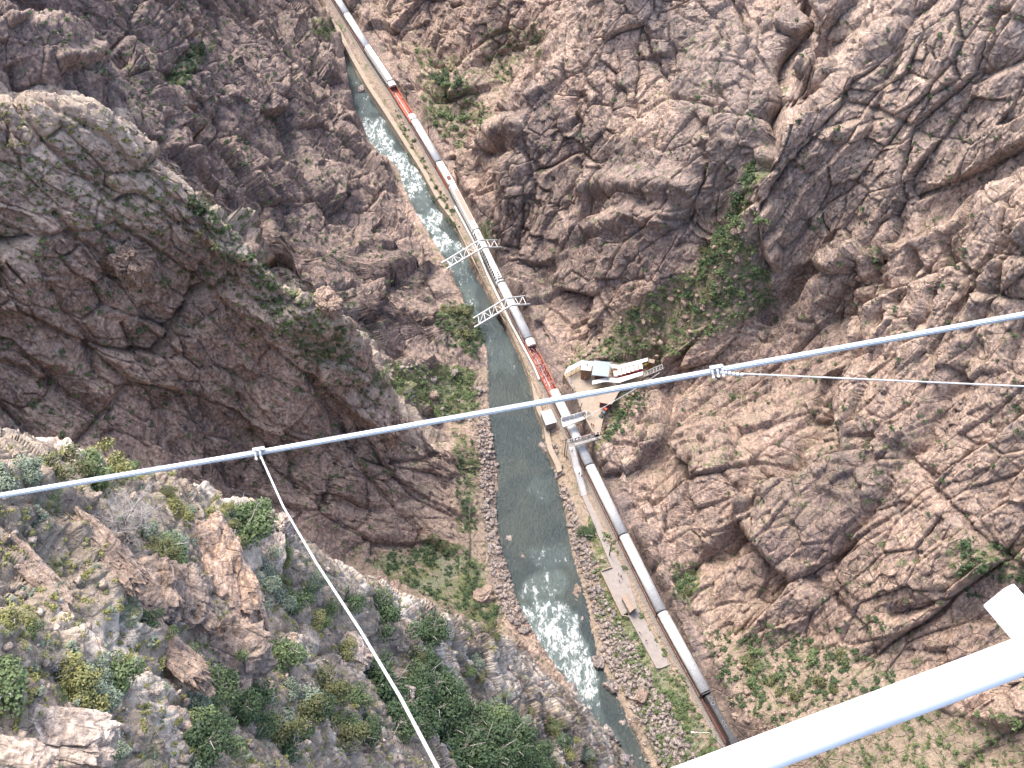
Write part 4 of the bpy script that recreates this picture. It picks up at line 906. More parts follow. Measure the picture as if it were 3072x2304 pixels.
# tan roofed shed
sh,R_,q_=house('storage_shed',[(1800,1184),(1858,1173),(1836,1213),(1797,1207)],14.0,10.9,'tanroof','maroon','tan flat roofed shed with a dark red front under the thick cable','shed',.15,.35)
def cart(px,py,m,label,nm):
    p=A3(px,py,PLAZA_Z); root=empty(nm,p,.9); tag(root,label,'cart')
    b=MB(); b.box(-1.0,1.0,-.55,.55,.35,.75,m); b.box(.2,1.0,-.5,.5,.75,1.35,m); b.build('body',root)
    b=MB(); b.box(-.75,.1,-.42,.42,.75,.95,'darkbrown'); b.build('seat',root)
    for x in (-.65,.65):
        for y in (-.58,.58):
            w=MB(); w.tube([(x,y-.08,.3),(x,y+.08,.3)],.3,'black',12); w.build('wheel',root)
cart(1812,1236,flat('orange_red',(.55,.10,.05),.5),'orange red utility cart parked by the green verge of the plaza','utility_cart'); cart(1806,1247,'teal','dark teal utility cart parked nearest the footbridge','utility_cart')
# hut between river and train
ht,R_,q_=house('trackside_hut',[(1621,1235),(1653,1227),(1671,1266),(1638,1276)],6.6,3.5,'greymetal','concgrey','small hut with a pale grey metal roof between the river and the train','hut',.12,.2)
# white loading ramp over the train
rp=empty('loading_ramp',A3(1720,1265,11.3)); tag(rp,'white steel loading ramp with divided floor hanging over the silver coach','ramp')
F=AP([(1683,1262),(1756,1242),(1762,1255),(1690,1283)],11.2)
b=MB(); b.slab([tuple(p) for p in F],-.2,None,'silver2'); reparent(b.build('deck'),rp)
for a,b_,h,nm in ((F[0],F[1],1.7,'side_panel'),(F[3],F[2],.5,'side_panel'),(F[0],F[3],.5,'end_panel'),(F[1],F[2],.5,'end_panel')):
    t=MB(); t.beam(a+Vector((0,0,h/2)),b_+Vector((0,0,h/2)),.12,h,'white'); reparent(t.build(nm),rp)
for k in range(1,6):
    t=MB(); t.beam(F[0].lerp(F[1],k/6)+Vector((0,0,.2)),F[3].lerp(F[2],k/6)+Vector((0,0,.2)),.12,.4,'white'); reparent(t.build('divider'),rp)
for k in (0,.5,1):
    t=MB(); p=F[0].lerp(F[1],k)+Vector((0,0,1.7)); t.beam(p,p+(F[3]-F[0]).normalized()*.9,.12,.1,'white'); reparent(t.build('bracket'),rp)
cbm=MB(); cbm.tube([A3(1761,1251,12.0),A3(1860,1193,15.5),A3(1913,1163,18.0),A3(1979,1118,22.5)],.11,'rope',6)
tag(cbm.build('hoist_cable'),'pale cable running from the white ramp up to the cliff behind the thick cable','cable')
# footbridge with stair
fb=empty('footbridge',A3(1705,1335,11)); tag(fb,'grey steel footbridge over the silver coach, lined with people','footbridge')
Fb=AP([(1701,1326),(1796,1303),(1802,1314),(1722,1338),(1706,1343)],11.0)
b=MB(); b.slab([tuple(p) for p in Fb],-.25,None,'concgrey'); reparent(b.build('deck'),fb)
for a,b_,nm in ((Fb[0],Fb[1],'railing'),(Fb[3],Fb[2],'railing')):
    t=MB(); 
    for hh in (.55,1.1): t.beam(a+Vector((0,0,hh)),b_+Vector((0,0,hh)),.09,.07,'galv')
    for k in range(15): p=a.lerp(b_,k/14); t.beam(p,p+Vector((0,0,1.1)),.06,.06,'galv')
    t.beam(a-Vector((0,0,.3)),b_-Vector((0,0,.3)),.18,.55,'galv')
    reparent(t.build(nm),fb)
for x,y in ((1703,1330),(1718,1341)):
    p=A3(x,y,11); t=MB(); t.beam(Vector((p.x,p.y,3.4)),p,.25,.25,'galv'); reparent(t.build('leg'),fb)
def stair(pts,w,n,label):
    root=empty('steel_stair',pts[-1]); tag(root,label,'stair')
    for i,(a,b_) in enumerate(zip(pts[:-1],pts[1:])):
        d=b_-a; hd=Vector((d.x,d.y,0)).normalized(); s=Vector((-hd.y,hd.x,0))*w/2
        if i%2==0:
            t=MB()
            for k in range(n): p=a.lerp(b_,(k+.5)/n); t.beam(p-s,p+s,.26,.06,'silver2')
            o=t.build('treads'); reparent(o,root)
        else:
            t=MB(); t.slab([tuple(a-s),tuple(a+s),tuple(b_+s),tuple(b_-s)],-.1,None,'galv'); reparent(t.build('landing'),root)
        for sg in (-1,1):
            t=MB(); t.beam(a+s*sg,b_+s*sg,.1,.3,'galv'); t.beam(a+s*sg+Vector((0,0,1.05)),b_+s*sg+Vector((0,0,1.05)),.08,.08,'galv')
            for k in range(8): p=a.lerp(b_,k/7)+s*sg; t.beam(p,p+Vector((0,0,1.05)),.05,.05,'galv')
            reparent(t.build('handrail'),root)
    for q in pts[1:3]:
        t=MB(); t.beam(Vector((q.x,q.y,3.2)),q,.18,.18,'galv'); reparent(t.build('leg'),root)
stair([A3(1714,1341,11.0),A3(1729,1403,7.3),A3(1734,1417,7.3),A3(1752,1486,3.7)],2.0,22,'long pale steel stair coming down from the footbridge to the riverside path')
# riverside platforms
PZ=3.62
for poly,nm in (([(1745,1488),(1760,1486),(1790,1545),(1830,1640),(1878,1717),(1911,1820),(1866,1847),(1802,1714),(1833,1700),(1800,1620),(1770,1545)],'riverside_path'),([(1884,1847),(1914,1824),(2011,1993),(1984,2005),(1969,2005)],'lower_platform')):
    b=MB(); q4=AP(poly,PZ); b.slab([(p.x,p.y) for p in q4],2.0,PZ+.15 if nm=='lower_platform' else PZ+.2,'concgrey'); o=b.build(nm); o['kind']='structure'
kb=MB()
for a,b_ in (((1802,1714),(1866,1847)),((1802,1714),(1836,1702)),((1866,1847),(1884,1850))): kb.beam(A3(*a,PZ+.45),A3(*b_,PZ+.45),.25,.7,'conc')
tag(kb.build('platform_kerb'),'low concrete kerb wall on the river side of the riverside platform','kerb')
# shelter with a low gable roof
sr=AP([(1864,1790),(1882,1778),(1912,1823),(1890,1838)],6.2); c=sum(sr,Vector())/4; root=empty('platform_shelter',(c.x,c.y,PZ)); tag(root,'small grey gabled shelter at the middle of the riverside platform','shelter')
rm=[sr[0].lerp(sr[1],.45)+Vector((0,0,.7)),sr[3].lerp(sr[2],.45)+Vector((0,0,.7))]
for q in ((sr[0],rm[0],rm[1],sr[3]),(rm[0],sr[1],sr[2],rm[1])):
    t=MB(); t.slab([tuple(p) for p in q],-.1,None,'tanroof'); reparent(t.build('roof_slope'),root)
w=MB(); q_=[c+(p-c)*.86 for p in sr]; w.slab([(p.x,p.y) for p in q_],PZ,6.1,'concgrey'); reparent(w.build('wall'),root)
# poles
def pole(bx_,by_,zb,h,arm,label,lean=(0,0)):
    p=A3(bx_,by_,zb); root=empty('utility_pole',p); tag(root,label,'utility pole','wooden utility poles')
    t=MB(); t.tube([(0,0,-.6),(lean[0]*h,lean[1]*h,h)],[.19,.12],'pole',8); t.build('post',root)
    if arm:
        t=MB(); x=arm/2; t.beam((lean[0]*h-x*EU[0],lean[1]*h-x*EU[1],h-.5),(lean[0]*h+x*EU[0],lean[1]*h+x*EU[1],h-.5),.18,.18,'pole'); ca=t.build('crossarm',root)
        for s in (-.8,.8):
            t=MB(); t.tube([(lean[0]*h+s*x*EU[0],lean[1]*h+s*x*EU[1],h-.4),(lean[0]*h+s*x*EU[0],lean[1]*h+s*x*EU[1],h-.15)],.06,'glass',6); t.build('insulator',ca)
    return root
pole(1828,1666,3.6,9,3.2,'utility pole with a crossarm on the riverside path beside the second joint of the train')
pole(1693,1367,3.6,9.5,3.0,'tall utility pole with a crossarm left of the top of the steel stair')
pole(1872,1081,20,6.5,0,'dark pole standing in the scrub behind the climbing white walkway',(.05,0))
pole(1738,1234,11,4.5,0,'short dark pole on the plaza edge behind the white ramp',(.12,0))
pole(1221,304,9,8,0,'dark pole on the bank beside the nearly empty open car'); pole(1286,405,9,8,0,'dark pole on the bank at the foot of the green ravine')
pole(1371,546,6,7.5,0,'dark pole on the bank beside the short pale car'); pole(1248,405,4,4.5,0,'short pole on the river side of the train near the end of the open car')
pole(2435,1890,10,5,0,'thin dark pole in the scrub right of the leading coach')
lp=empty('street_lamp',A3(2173,2244,3.6)); tag(lp,'white metal lamp with a bent arm on the bank just above the white pipe rail','lamp')
p0,p1,p2=A3(2173,2244,3.6),A3(2128,2198,9.4),A3(2082,2197,9.8)
t=MB(); t.tube([p0,p1],.09,'white',8); reparent(t.build('mast'),lp); t=MB(); t.tube([p1,p2],.07,'white',8); reparent(t.build('arm'),lp); t=MB(); t.beam(p2,p2+(p2-p1).normalized()*.8,.4,.2,'white'); reparent(t.build('lamp_head'),lp)
# old logs on the slope
for (a,c),lab in ((((2436,2096),(2414,2134)),'bare fallen log on the scrubby slope just above the white pipe rail'),):
    g0,_=ground(*a);g1,_=ground(*c); t=MB(); t.tube([Vector(g0)+Vector((0,0,.5)),Vector(g1)+Vector((0,0,.3))],[.12,.3],'darkbark',8); tag(t.build('fallen_log'),lab,'log')
# ================================================================ people
random.seed(5)
def person_mesh(name,shirt,pants,hair,skin,pose):
    """one continuous skinned body; colours by height"""
    J={'pel':(0,0,.95,.155),'bel':(0,.0,1.1,.145),'che':(0,0,1.32,.165),'nek':(0,0,1.5,.06),'jaw':(0,.015,1.585,.075),'hed':(0,.01,1.68,.1),'top':(0,0,1.76,.07)}
    Ed=[('pel','bel'),('bel','che'),('che','nek'),('nek','jaw'),('jaw','hed'),('hed','top')]
    for s,n in ((-1,'l'),(1,'r')):
        st=.16 if pose==2 else .04
        fy=s*st
        J['hip'+n]=(s*.095,0,.88,.1);J['kne'+n]=(s*.11,fy*.6+.03,.49,.062);J['ank'+n]=(s*.115,fy,.09,.045);J['toe'+n]=(s*.13,fy+.17,.04,.035)
        J['sho'+n]=(s*.19,0,1.42,.062)
        if pose==1: el=(s*.25,.18,1.18);ha=(s*.16,.40,1.12)
        elif pose==3 and s==1: el=(s*.27,.16,1.3);ha=(s*.10,.24,1.55)
        else: el=(s*.25,-.03,1.14);ha=(s*.24,.08,.9)
        J['elb'+n]=(*el,.043);J['wri'+n]=(*ha,.03);v=Vector(ha)-Vector(el);v.normalize();w=Vector(ha)+v*.08;J['han'+n]=(w.x,w.y,w.z,.036)
        Ed+=[('pel','hip'+n),('hip'+n,'kne'+n),('kne'+n,'ank'+n),('ank'+n,'toe'+n),('che','sho'+n),('sho'+n,'elb'+n),('elb'+n,'wri'+n),('wri'+n,'han'+n)]
    ks_=list(J); me=bpy.data.meshes.new(name); me.from_pydata([J[k][:3] for k in ks_],[(ks_.index(a),ks_.index(b)) for a,b in Ed],[])
    o=bpy.data.objects.new(name,me); col.objects.link(o); md=o.modifiers.new('s','SKIN'); sb=o.modifiers.new('u','SUBSURF'); sb.levels=1
    sv=me.skin_vertices[0].data if me.skin_vertices else None
    if sv is None:
        import bmesh
        bm=bmesh.new(); bm.from_mesh(me); bm.verts.layers.skin.verify(); bm.to_mesh(me); bm.free(); sv=me.skin_vertices[0].data
    for i,k in enumerate(ks_): sv[i].radius=(J[k][3]*(1.15 if k in('che','pel','bel') else 1),J[k][3]*(.85 if k in ('che','pel','bel') else 1)); sv[i].use_root=(k=='pel')
    dg=bpy.context.evaluated_depsgraph_get(); m2=bpy.data.meshes.new_from_object(o.evaluated_get(dg)); m2.name=name
    bpy.data.objects.remove(o)
    for mm_ in (shirt,pants,hair,skin): m2.materials.append(mm_)
    hands=[Vector(J['han'+n][:3]) for n in 'lr']
    for p in m2.polygons:
        c=p.center; z=c.z
        if min((c-h).length for h in hands)<.16: k=3
        elif z>1.69 or (z>1.6 and c.y<-.01): k=2
        elif z>1.5: k=3
        elif z>.98 or abs(c.x)>.22: k=0
        elif z>.08: k=1
        else: k=1
        p.material_index=k; p.use_smooth=True
    return m2
sk=flat('skin',(.45,.28,.2),.7,0,.05); hr=[flat('dark_hair',(.05,.035,.025),.8,0,.1),flat('fair_hair',(.35,.26,.15),.8,0,.1),flat('white_cap',(.75,.74,.72),.7,0,.05)]
SH={'white':(.75,.75,.76),'light blue':(.32,.42,.6),'navy':(.03,.045,.11),'red':(.45,.04,.04),'grey':(.3,.3,.31),'black':(.025,.025,.03),'green':(.08,.22,.1),'pink':(.6,.28,.3),'orange':(.6,.2,.05)}
PT=[flat('dark_trousers',(.035,.04,.06),.8,0,.1),flat('khaki_shorts',(.33,.27,.18),.8,0,.1),flat('jeans',(.08,.12,.22),.8,0,.1)]
PM={}
for i,(n,c) in enumerate(SH.items()):
    m=flat(n.replace(' ','_')+'_shirt',c,.8,0,.08)
    for pose in (0,1): PM[(n,pose)]=person_mesh('person_'+n.replace(' ','_'),m,PT[(i+pose)%3],hr[(i*2+pose)%3],sk,pose if i%4!=3 else (pose or 2))
def person(p,rz,shirt,pose,place,group):
    o=bpy.data.objects.new('person',PM[(shirt,pose)]); col.objects.link(o); o.location=p; o.rotation_euler=(0,0,rz); s=random.uniform(.95,1.04); o.scale=(s,s,s)
    tag(o,'person in a %s top %s'%(shirt,place),'person',group+', '+shirt+' top'); return o
def crowd_car(ci,n,place,group,sides=.75,tint=None):
    r,L=CARPOS[ci]; Mx=Matrix.Translation(r.location)@Matrix.Rotation(r.rotation_euler.z,4,'Z'); used=[]
    k=0;tr=0
    while k<n and tr<4000:
        tr+=1
        x=random.uniform(-L/2+3.2,L/2-3.2)
        if random.random()<sides: s=random.choice((-1,1)); y=s*random.uniform(1.0,1.15);pose=1;rz=(0 if s>0 else math.pi)+random.uniform(-.4,.4)
        else: y=random.uniform(-.6,.6);pose=random.choice((0,0,1));rz=random.uniform(0,6.3)
        if any((x-a)**2+(y-b)**2<.3 for a,b in used): continue
        used.append((x,y)); k+=1
        c=random.choices(list(SH),[9,4,4,1.2,3,3,.8,.8,.4])[0]
        person(Mx@Vector((x,y,1.252)),rz+r.rotation_euler.z,c,pose,place,group)
crowd_car(5,58,'on the crowded open car','passengers on the crowded open car')
crowd_car(11,7,'on the nearly empty open car','passengers on the nearly empty open car',.6)
def along(a,b,z,n,place,group,pose=1,cols=None,jit=.3,face=None):
    A_,B_=A3(*a,z),A3(*b,z); d=B_-A_; rz=math.atan2(d.y,d.x)+(face or 0)
    for k in range(n):
        p=A_.lerp(B_,(k+random.uniform(.25,.75))/n); c=(cols[k%len(cols)] if cols else random.choices(list(SH),[6,3,3,1,3,3,1,1,1])[0])
        person(p+Vector((random.uniform(-jit,jit)*.5,random.uniform(-jit,jit)*.5,0)),rz+random.uniform(-.3,.3),c,pose,place,group)
along((1708,1326),(1795,1305),11.0,19,'at the rail of the footbridge','people on the footbridge',1,['white','light blue','white','navy','black','light blue','grey','white','pink','white','orange','white','grey','white','pink','light blue','red','white','black'],.2)
along((1702,1138),(1722,1168),11.0,6,'looking over the plaza parapet','people at the plaza parapet',1,['white','white','white','light blue','white','white'],.2,math.pi)
along((1722,1172),(1727,1182),11.0,1,'at the plaza parapet just above the thick cable','people at the plaza parapet',1,['black'],.1,math.pi)
along((1761,1243),(1770,1246),11.0,2,'on the plaza by the end of the white ramp','people on the plaza',0,['white','light blue'],.2)
along((1772,1278),(1783,1283),11.0,2,'standing at the narrow tip of the plaza','people on the plaza',0,['black','red'],.2)
along((1790,1128),(1812,1131),11.0,3,'under the edge of the pale blue roof','people by the shelter',0,['white','red','grey'],.2)
along((1846,1152),(1900,1142),11.0,6,'under the near white walkway roof','people on the covered way',0,['navy','yellow' if 'yellow' in SH else 'grey','light blue','white','green','grey'],.2)
person(A3(1716,1357,10.2),2.8,'light blue',0,'near the top of the steel stair','people on the stair')
person(A3(1737,1425,7.0),2.8,'black',0,'just below the landing of the steel stair','people on the stair')
person(A3(1745,1432,6.6),2.8,'red',0,'low on the steel stair','people on the stair')
for x,y,c,pl in ((1864,1700,'white','on the riverside path, farthest from the gabled shelter'),(1869,1712,'navy','on the riverside path beside the coach'),(1855,1724,'light blue','in the middle of the riverside platform'),(1863,1733,'black','on the riverside platform before the gabled shelter'),(1857,1745,'grey','nearest the gabled shelter on the riverside platform'),(1918,1898,'white','at the river edge of the lower platform'),(1938,1925,'pink','at the river edge of the lower platform, farther down')):
    person(A3(x,y,PZ+.2),random.uniform(0,6),c,0,pl,'people on the riverside platforms')
# ================================================================ bridge cables and rail close to the viewpoint
def depthpt(px,py,dep):
    return Vector(np.array([0,0,CAM_H])+ray(float(px),float(py))*dep)
def wire_rope(name,pts,rad,strands,pitch,mat,n=36,seg=.012,lobe=.14):
    pts=[Vector(p) for p in pts]; P_=[];
    for a,b in zip(pts[:-1],pts[1:]):
        k=max(2,int((b-a).length/seg)); P_+=[a.lerp(b,i/k) for i in range(k)]
    P_.append(pts[-1]); s=0; vs=[];fs=[];prev=None
    for i,p in enumerate(P_):
        t=(P_[min(i+1,len(P_)-1)]-P_[max(i-1,0)]).normalized()
        if i: s+=(p-P_[i-1]).length
        a=t.orthogonal().normalized() if prev is None else (prev-t*prev.dot(t)).normalized(); prev=a; b=t.cross(a)
        for k in range(n):
            an=2*math.pi*k/n; ph=strands*(an-2*math.pi*s/pitch); r=rad*(1-lobe+lobe*abs(math.cos(ph/2))**.7*1.0)
            vs.append(tuple(p+(a*math.cos(an)+b*math.sin(an))*r))
    for i in range(len(P_)-1):
        for k in range(n): fs.append((i*n+k,i*n+(k+1)%n,(i+1)*n+(k+1)%n,(i+1)*n+k))
    me=bpy.data.meshes.new(name); me.from_pydata(vs,[],fs); me.materials.append(M[mat]); me.polygons.foreach_set('use_smooth',[True]*len(fs))
    o=bpy.data.objects.new(name,me); col.objects.link(o); return o
D0=8.0; rr_=9.3/CAM_F*D0
mc=wire_rope('wire_rope',[depthpt(-500,1568,D0*1.06),depthpt(0,1487,D0*1.05),depthpt(778,1357,D0*1.03),depthpt(1500,1229.5,D0*1.0),depthpt(2150,1112,D0*.99),depthpt(3072,944,D0*.97),depthpt(3600,844,D0*.96)],rr_,7,.30,'rope',42,.011,.34)
tag(mc,'thick twisted galvanised cable stretched right across the view','cable')
def clamp(px,py,dep,label,big):
    c=depthpt(px,py,dep); root=empty('cable_clamp',c); tag(root,label,'cable clamp','cable clamps')
    t=(depthpt(px+100,py-17.5,dep)-c).normalized(); v=(c-Vector((0,0,CAM_H))).normalized(); s=t.cross(v).normalized()
    for k in range(3 if big else 2):
        off=t*(k-.8)*.038
        b=MB(); b.tube([c+off+(s*math.cos(a)+v*math.sin(a))*.036 for a in np.linspace(0,2*math.pi,13)],.0085,'stay',8,False); reparent(b.build('u_bolt'),root)
        for sg in (-1,1):
            b=MB(); p=c+off+s*sg*.036; b.tube([p-v*.02,p-v*.045],.012,'stay',6); reparent(b.build('nut'),root)
    b=MB(); b.beam(c-t*.045+s*.03,c+t*.045+s*.03,.03,.022,'stay'); reparent(b.build('saddle'),root)
    return root,c,t,s
clamp(778,1360,D0*1.025,'bolted clamp on the thick cable above the near slope',False)
rt,c,t_,s_=clamp(2150,1114,D0*.985,'larger bolted clamp on the thick cable right of the station',True)
b=MB()
pts_=[depthpt(2160+i*12,1119+i*1.2,D0*.985) for i in range(6)]
for i,p in enumerate(pts_): b.tube([p,p+t_*.022],.015,'stay',8)
reparent(b.build('shackle_links'),rt)
st1=wire_rope('stay_cable',[depthpt(781,1366,8.2),depthpt(850,1520,7.35),depthpt(950,1690,6.3),depthpt(1080,1890,5.2),depthpt(1200,2090,4.4),depthpt(1316,2310,3.7),depthpt(1420,2520,3.3)],.0078,6,.07,'stay',18,.009,.18)
tag(st1,'thin bright cable hanging down from the left clamp over the near slope','cable')
st2=wire_rope('stay_cable',[depthpt(2220,1121,7.88),depthpt(3072,1159,7.88),depthpt(3500,1178,7.88)],.0062,6,.07,'stay',12,.02,.15)
tag(st2,'thin straight cable running off to the right from the larger clamp','cable')
# white pipe rail
DP=1.62; rad=55/CAM_F*DP
M['pipe']=flat('white_rail_paint',(.80,.80,.80),.4,0,.03,6,0,(.4,.4,.45,.5))
pr_=empty('pipe_rail',depthpt(2500,2182,DP)); tag(pr_,'thick white painted pipe rail crossing the near corner above the water','railing')
b=MB(); b.tube([depthpt(1500,2561,DP),depthpt(2500,2182,DP),depthpt(3072,1966,DP),depthpt(3700,1729,DP)],rad,'pipe',48); o=b.build('rail_tube',smooth=True); reparent(o,pr_)
a=depthpt(3140,1952,DP*1.0);e=depthpt(2994,1783,DP*1.02)
b=MB(); b.beam(a,e,.052,.03,'pipe'); ou=b.build('bracket_plate'); reparent(ou,pr_)
bv=ou.modifiers.new('b','BEVEL'); bv.width=.003; bv.segments=2
b=MB()
for i in range(14):
    an=i/13*math.pi; 
tt_=(depthpt(3072,1966,DP)-depthpt(2500,2182,DP)).normalized(); cw=depthpt(3100,1955,DP)
b.tube([cw-tt_*.012,cw-tt_*.004,cw+tt_*.004,cw+tt_*.012],[rad*1.0,rad*1.07,rad*1.07,rad*1.0],'pipe',40); reparent(b.build('weld_collar',smooth=True),pr_)
# ================================================================ boulders, spires, shrubs, dead trees
rng=np.random.default_rng(12)
MR_PALE=rock_material('pale_boulder_rock',(1.4,1.5,1.48),attrs=False,scale=3.0); MR_RUST=rock_material('rust_spire_rock',(1.3,1.25,1.15),attrs=False,scale=3.0); MR_PINK=rock_material('pink_boulder_rock',(.86,.88,.86),attrs=False,scale=2.0); MR_GREY=rock_material('grey_boulder_rock',(.80,.92,1.02),attrs=False,scale=2.0)
import bmesh
def ico(sub):
    bm=bmesh.new(); bmesh.ops.create_icosphere(bm,subdivisions=sub,radius=1); v=np.array([x.co[:] for x in bm.verts]); f=np.array([[q.index for q in p.verts] for p in bm.faces]); bm.free(); return v,f
ICO={k:ico(k) for k in (1,2,3,4,5)}
def rock_geo(sub,size,seed,ang=.35,box=.55):
    v,f=ICO[sub]; v=v.copy()
    v=np.sign(v)*np.abs(v)**box; v/=np.abs(v).max(0)                       # boxy
    s=v*1.6+seed*13.7
    h,e=facets(s[:,0],s[:,1],s[:,2],int(seed)%997,1.0); h2,_=facets(s[:,0]*3,s[:,1]*3,s[:,2]*3,int(seed)%991+3,1.0)
    r=1+ang*h+.10*h2-.10*np.exp(-(e/.08)**2)
    return v*r[:,None]*np.array(size)/2,f
def place(v,loc,rot):
    Rm=np.array(rot.to_3x3()) if isinstance(rot,Matrix) else np.array(rot)
    return v@Rm.T+np.array(loc)
def mesh_from(name,V,F,mat,smooth=False):
    me=bpy.data.meshes.new(name); me.from_pydata(V.tolist(),[],F.tolist()); me.materials.append(mat)
    return me
def rock_thing(name,px,py,size,mat,label,seed,cat='rock',group=None,axis=None,sub=4,lift=.1,ang=.35,box=.55,roll=0):
    """size (x,y,z) m; axis: picture direction (dx,dy) that the rock's long z axis leans along"""
    g,d=ground(px,py); g=Vector(g)
    V,F=rock_geo(sub,size,seed,ang,box)
    me=mesh_from(name,V,F,mat); o=bpy.data.objects.new(name,me); col.objects.link(o)
    if axis is not None:
        ez=Vector(at(px+axis[0],py+axis[1],g.z+axis[2])-at(px,py,g.z)).normalized(); vw=(g-Vector((0,0,CAM_H))).normalized(); ex=ez.cross(-vw).normalized(); ey=ez.cross(ex).normalized()
        Rm=Matrix((ex,ey,ez)).transposed()@Matrix.Rotation(roll,3,'Z')
        o.matrix_world=Matrix.Translation(g+Vector((0,0,lift)))@Rm.to_4x4()
    else:
        o.location=g+Vector((0,0,lift)); o.rotation_euler=(rng.uniform(-.3,.3),rng.uniform(-.3,.3),roll or rng.uniform(0,6))
    tag(o,label,cat,group); return o
# upright rock blades and blocks on the near slope (sizes from their distance)
def m_at(px,py,n): return n*ground(px,py)[1]/CAM_F*1.0
def S(px,py,*n): return tuple(m_at(px,py,k) for k in n)
rock_thing('rock_spire',665,1740,S(665,1740,150,110,330),MR_RUST,'tall rust brown rock blade, the highest of the near slope',3,'rock',None,(-90,-300,2.5),5,.5,.28,.7)
rock_thing('rock_spire',738,1800,S(738,1800,90,80,210),MR_RUST,'lower brown rock blade leaning against the right side of the tallest one',9,'rock',None,(-60,-170,1.5),5,.3,.28,.7)
rock_thing('rock_block',470,1790,S(470,1790,130,90,190),MR_PINK,'dark pinkish rock block at the left end of the broken row',21,'rock',None,(-30,-190,1.0),5,.3,.3,.65)
rock_thing('rock_block',555,1800,S(555,1800,130,100,190),MR_PINK,'dark pinkish rock block in the middle of the broken row',24,'rock',None,(-40,-150,1.0),5,.3,.3,.65)
rock_thing('rock_block',700,1975,S(700,1975,210,110,170),MR_PINK,'wide cracked dark rock block at the lower end of the broken row',33,'rock',None,(-120,-100,.8),5,.3,.32,.65)
rock_thing('boulder',806,1660,S(806,1660,90,60,135),MR_PALE,'pale pointed boulder standing on end below the crest',41,'boulder',None,(10,-120,.8),4,.2,.25,.8)
rock_thing('boulder',850,1580,S(850,1580,60,50,60),MR_PALE,'square pale boulder on the crest beside the thin hanging cable',44,'boulder',sub=4)
rock_thing('boulder',888,1932,S(888,1932,50,50,65),MR_PALE,'pale rounded boulder left of the hanging cable',47,'boulder',sub=4)
rock_thing('boulder',850,1945,S(850,1945,40,38,38),MR_PALE,'small pale boulder next to the rounded one',48,'boulder',sub=4)
rock_thing('boulder',1055,1962,S(1055,1962,80,60,125),MR_PALE,'long pale pink boulder touching the hanging cable',52,'boulder',None,(-45,-80,.4),4,.3,.28,.6)
rock_thing('rock_slab',150,2215,S(150,2215,330,160,90),MR_PALE,'broad pale grey slab in the bottom corner of the near slope',60,'rock',None,(20,-60,1.2),5,.1,.25,.6)
rock_thing('rock_slab',40,2280,S(40,2280,190,120,60),MR_PALE,'flat pale grey slab cut by the lowest corner',63,'rock',None,(20,-60,1.2),4,.15,.2,.6)
rock_thing('rock_slab',330,1660,S(330,1660,70,60,300),MR_PINK,'long dark slab with a pale crest slanting down from the dead tree',66,'rock',None,(-210,-230,1.0),5,.2,.26,.65)
rock_thing('rock_slab',520,1960,S(520,1960,75,60,270),MR_PINK,'long dark slab continuing down below the broken row of blocks',69,'rock',None,(-170,-180,.8),5,.1,.26,.65)
rock_thing('rock_slab',110,1720,S(110,1720,60,50,280),MR_PINK,'dark slab slanting down at the left edge of the near slope',72,'rock',None,(-150,-160,.8),5,.1,.26,.65)
rock_thing('boulder',1210,2070+30,S(1210,2100,60,55,60),MR_PALE,'pale boulder half hidden in the dark green thicket',75,'boulder')
rock_thing('rock_outcrop',392,800,(9,7,11),MR_PINK,'rounded pink rock knob standing out of the left face',81,'rock',None,None,5,.5,.25,.75)
rock_thing('rock_block',985,915,(8,6,6),MR_PINK,'big cracked block perched at the end of the left ridge',84,'rock',None,None,5,.5,.25,.6)
# boulders in and beside the river
RB=[(1531,1615,3.0,'grey boulder standing in the calm water, left side of the river'),(1568,1680,3.6,'larger grey boulder standing in the water upstream of the rapids'),(1600,1470,2.6,'flat boulder awash in the middle of the river'),(1730,1772,3.0,'pink boulder at the right edge of the rapids'),(1724,1793,3.2,'grey boulder at the right edge of the rapids, just below the pink one'),(1616,1797,3.8,'brown boulder at the head of the white rapids'),(1448,1790,7.0,'large pink boulder on the left bank'),(1795,1985,4.5,'broad grey boulder on the right bank below the rapids'),(1835,2060,4.0,'grey boulder on the right bank beside the lowest rapids'),(1925,2090,4.2,'pink boulder on the right bank above the lamp'),(1650,1910,2.6,'dark boulder in the middle of the rapids'),(1763,1975,2.4,'dark boulder at the lower right of the rapids'),(1085,270,4.0,'dark boulder in the far end of the river'),(1300,1188,3.4,'pink boulder in the left green flat'),(1640,1350,3.5,'pale boulder at the foot of the path near the steel stair'),(1628,1340,3.0,'grey block in the water below the retaining wall')]
for i,(x,y,s,l) in enumerate(RB):
    z=0.2 if not 1200<x<1500 else None
    o=rock_thing('boulder',x,y,(s,s*.75,s*.6),(MR_PINK if 'pink' in l or 'brown' in l else MR_GREY),l,100+i*7,'boulder','river boulders' if x>1500 else None,None,3,.1)
def scatter_mesh(name,items,mat,kind='stuff'):
    Vs=[];Fs=[];o=0
    for V,F in items: Vs.append(V);Fs.append(F+o);o+=len(V)
    V=np.concatenate(Vs);F=np.concatenate(Fs); me=bpy.data.meshes.new(name)
    me.vertices.add(len(V)); me.vertices.foreach_set('co',V.reshape(-1).astype(np.float32)); me.loops.add(F.size); me.loops.foreach_set('vertex_index',F.reshape(-1).astype(np.int32)); me.polygons.add(len(F)); me.polygons.foreach_set('loop_start',np.arange(0,F.size,F.shape[1],dtype=np.int32)); me.update(calc_edges=True)
    me.materials.append(mat); ob=bpy.data.objects.new(name,me); col.objects.link(ob); ob['kind']=kind; return ob
protos=[rock_geo(2,(1,.8,.65),200+i*3,.4,.6) for i in range(10)]
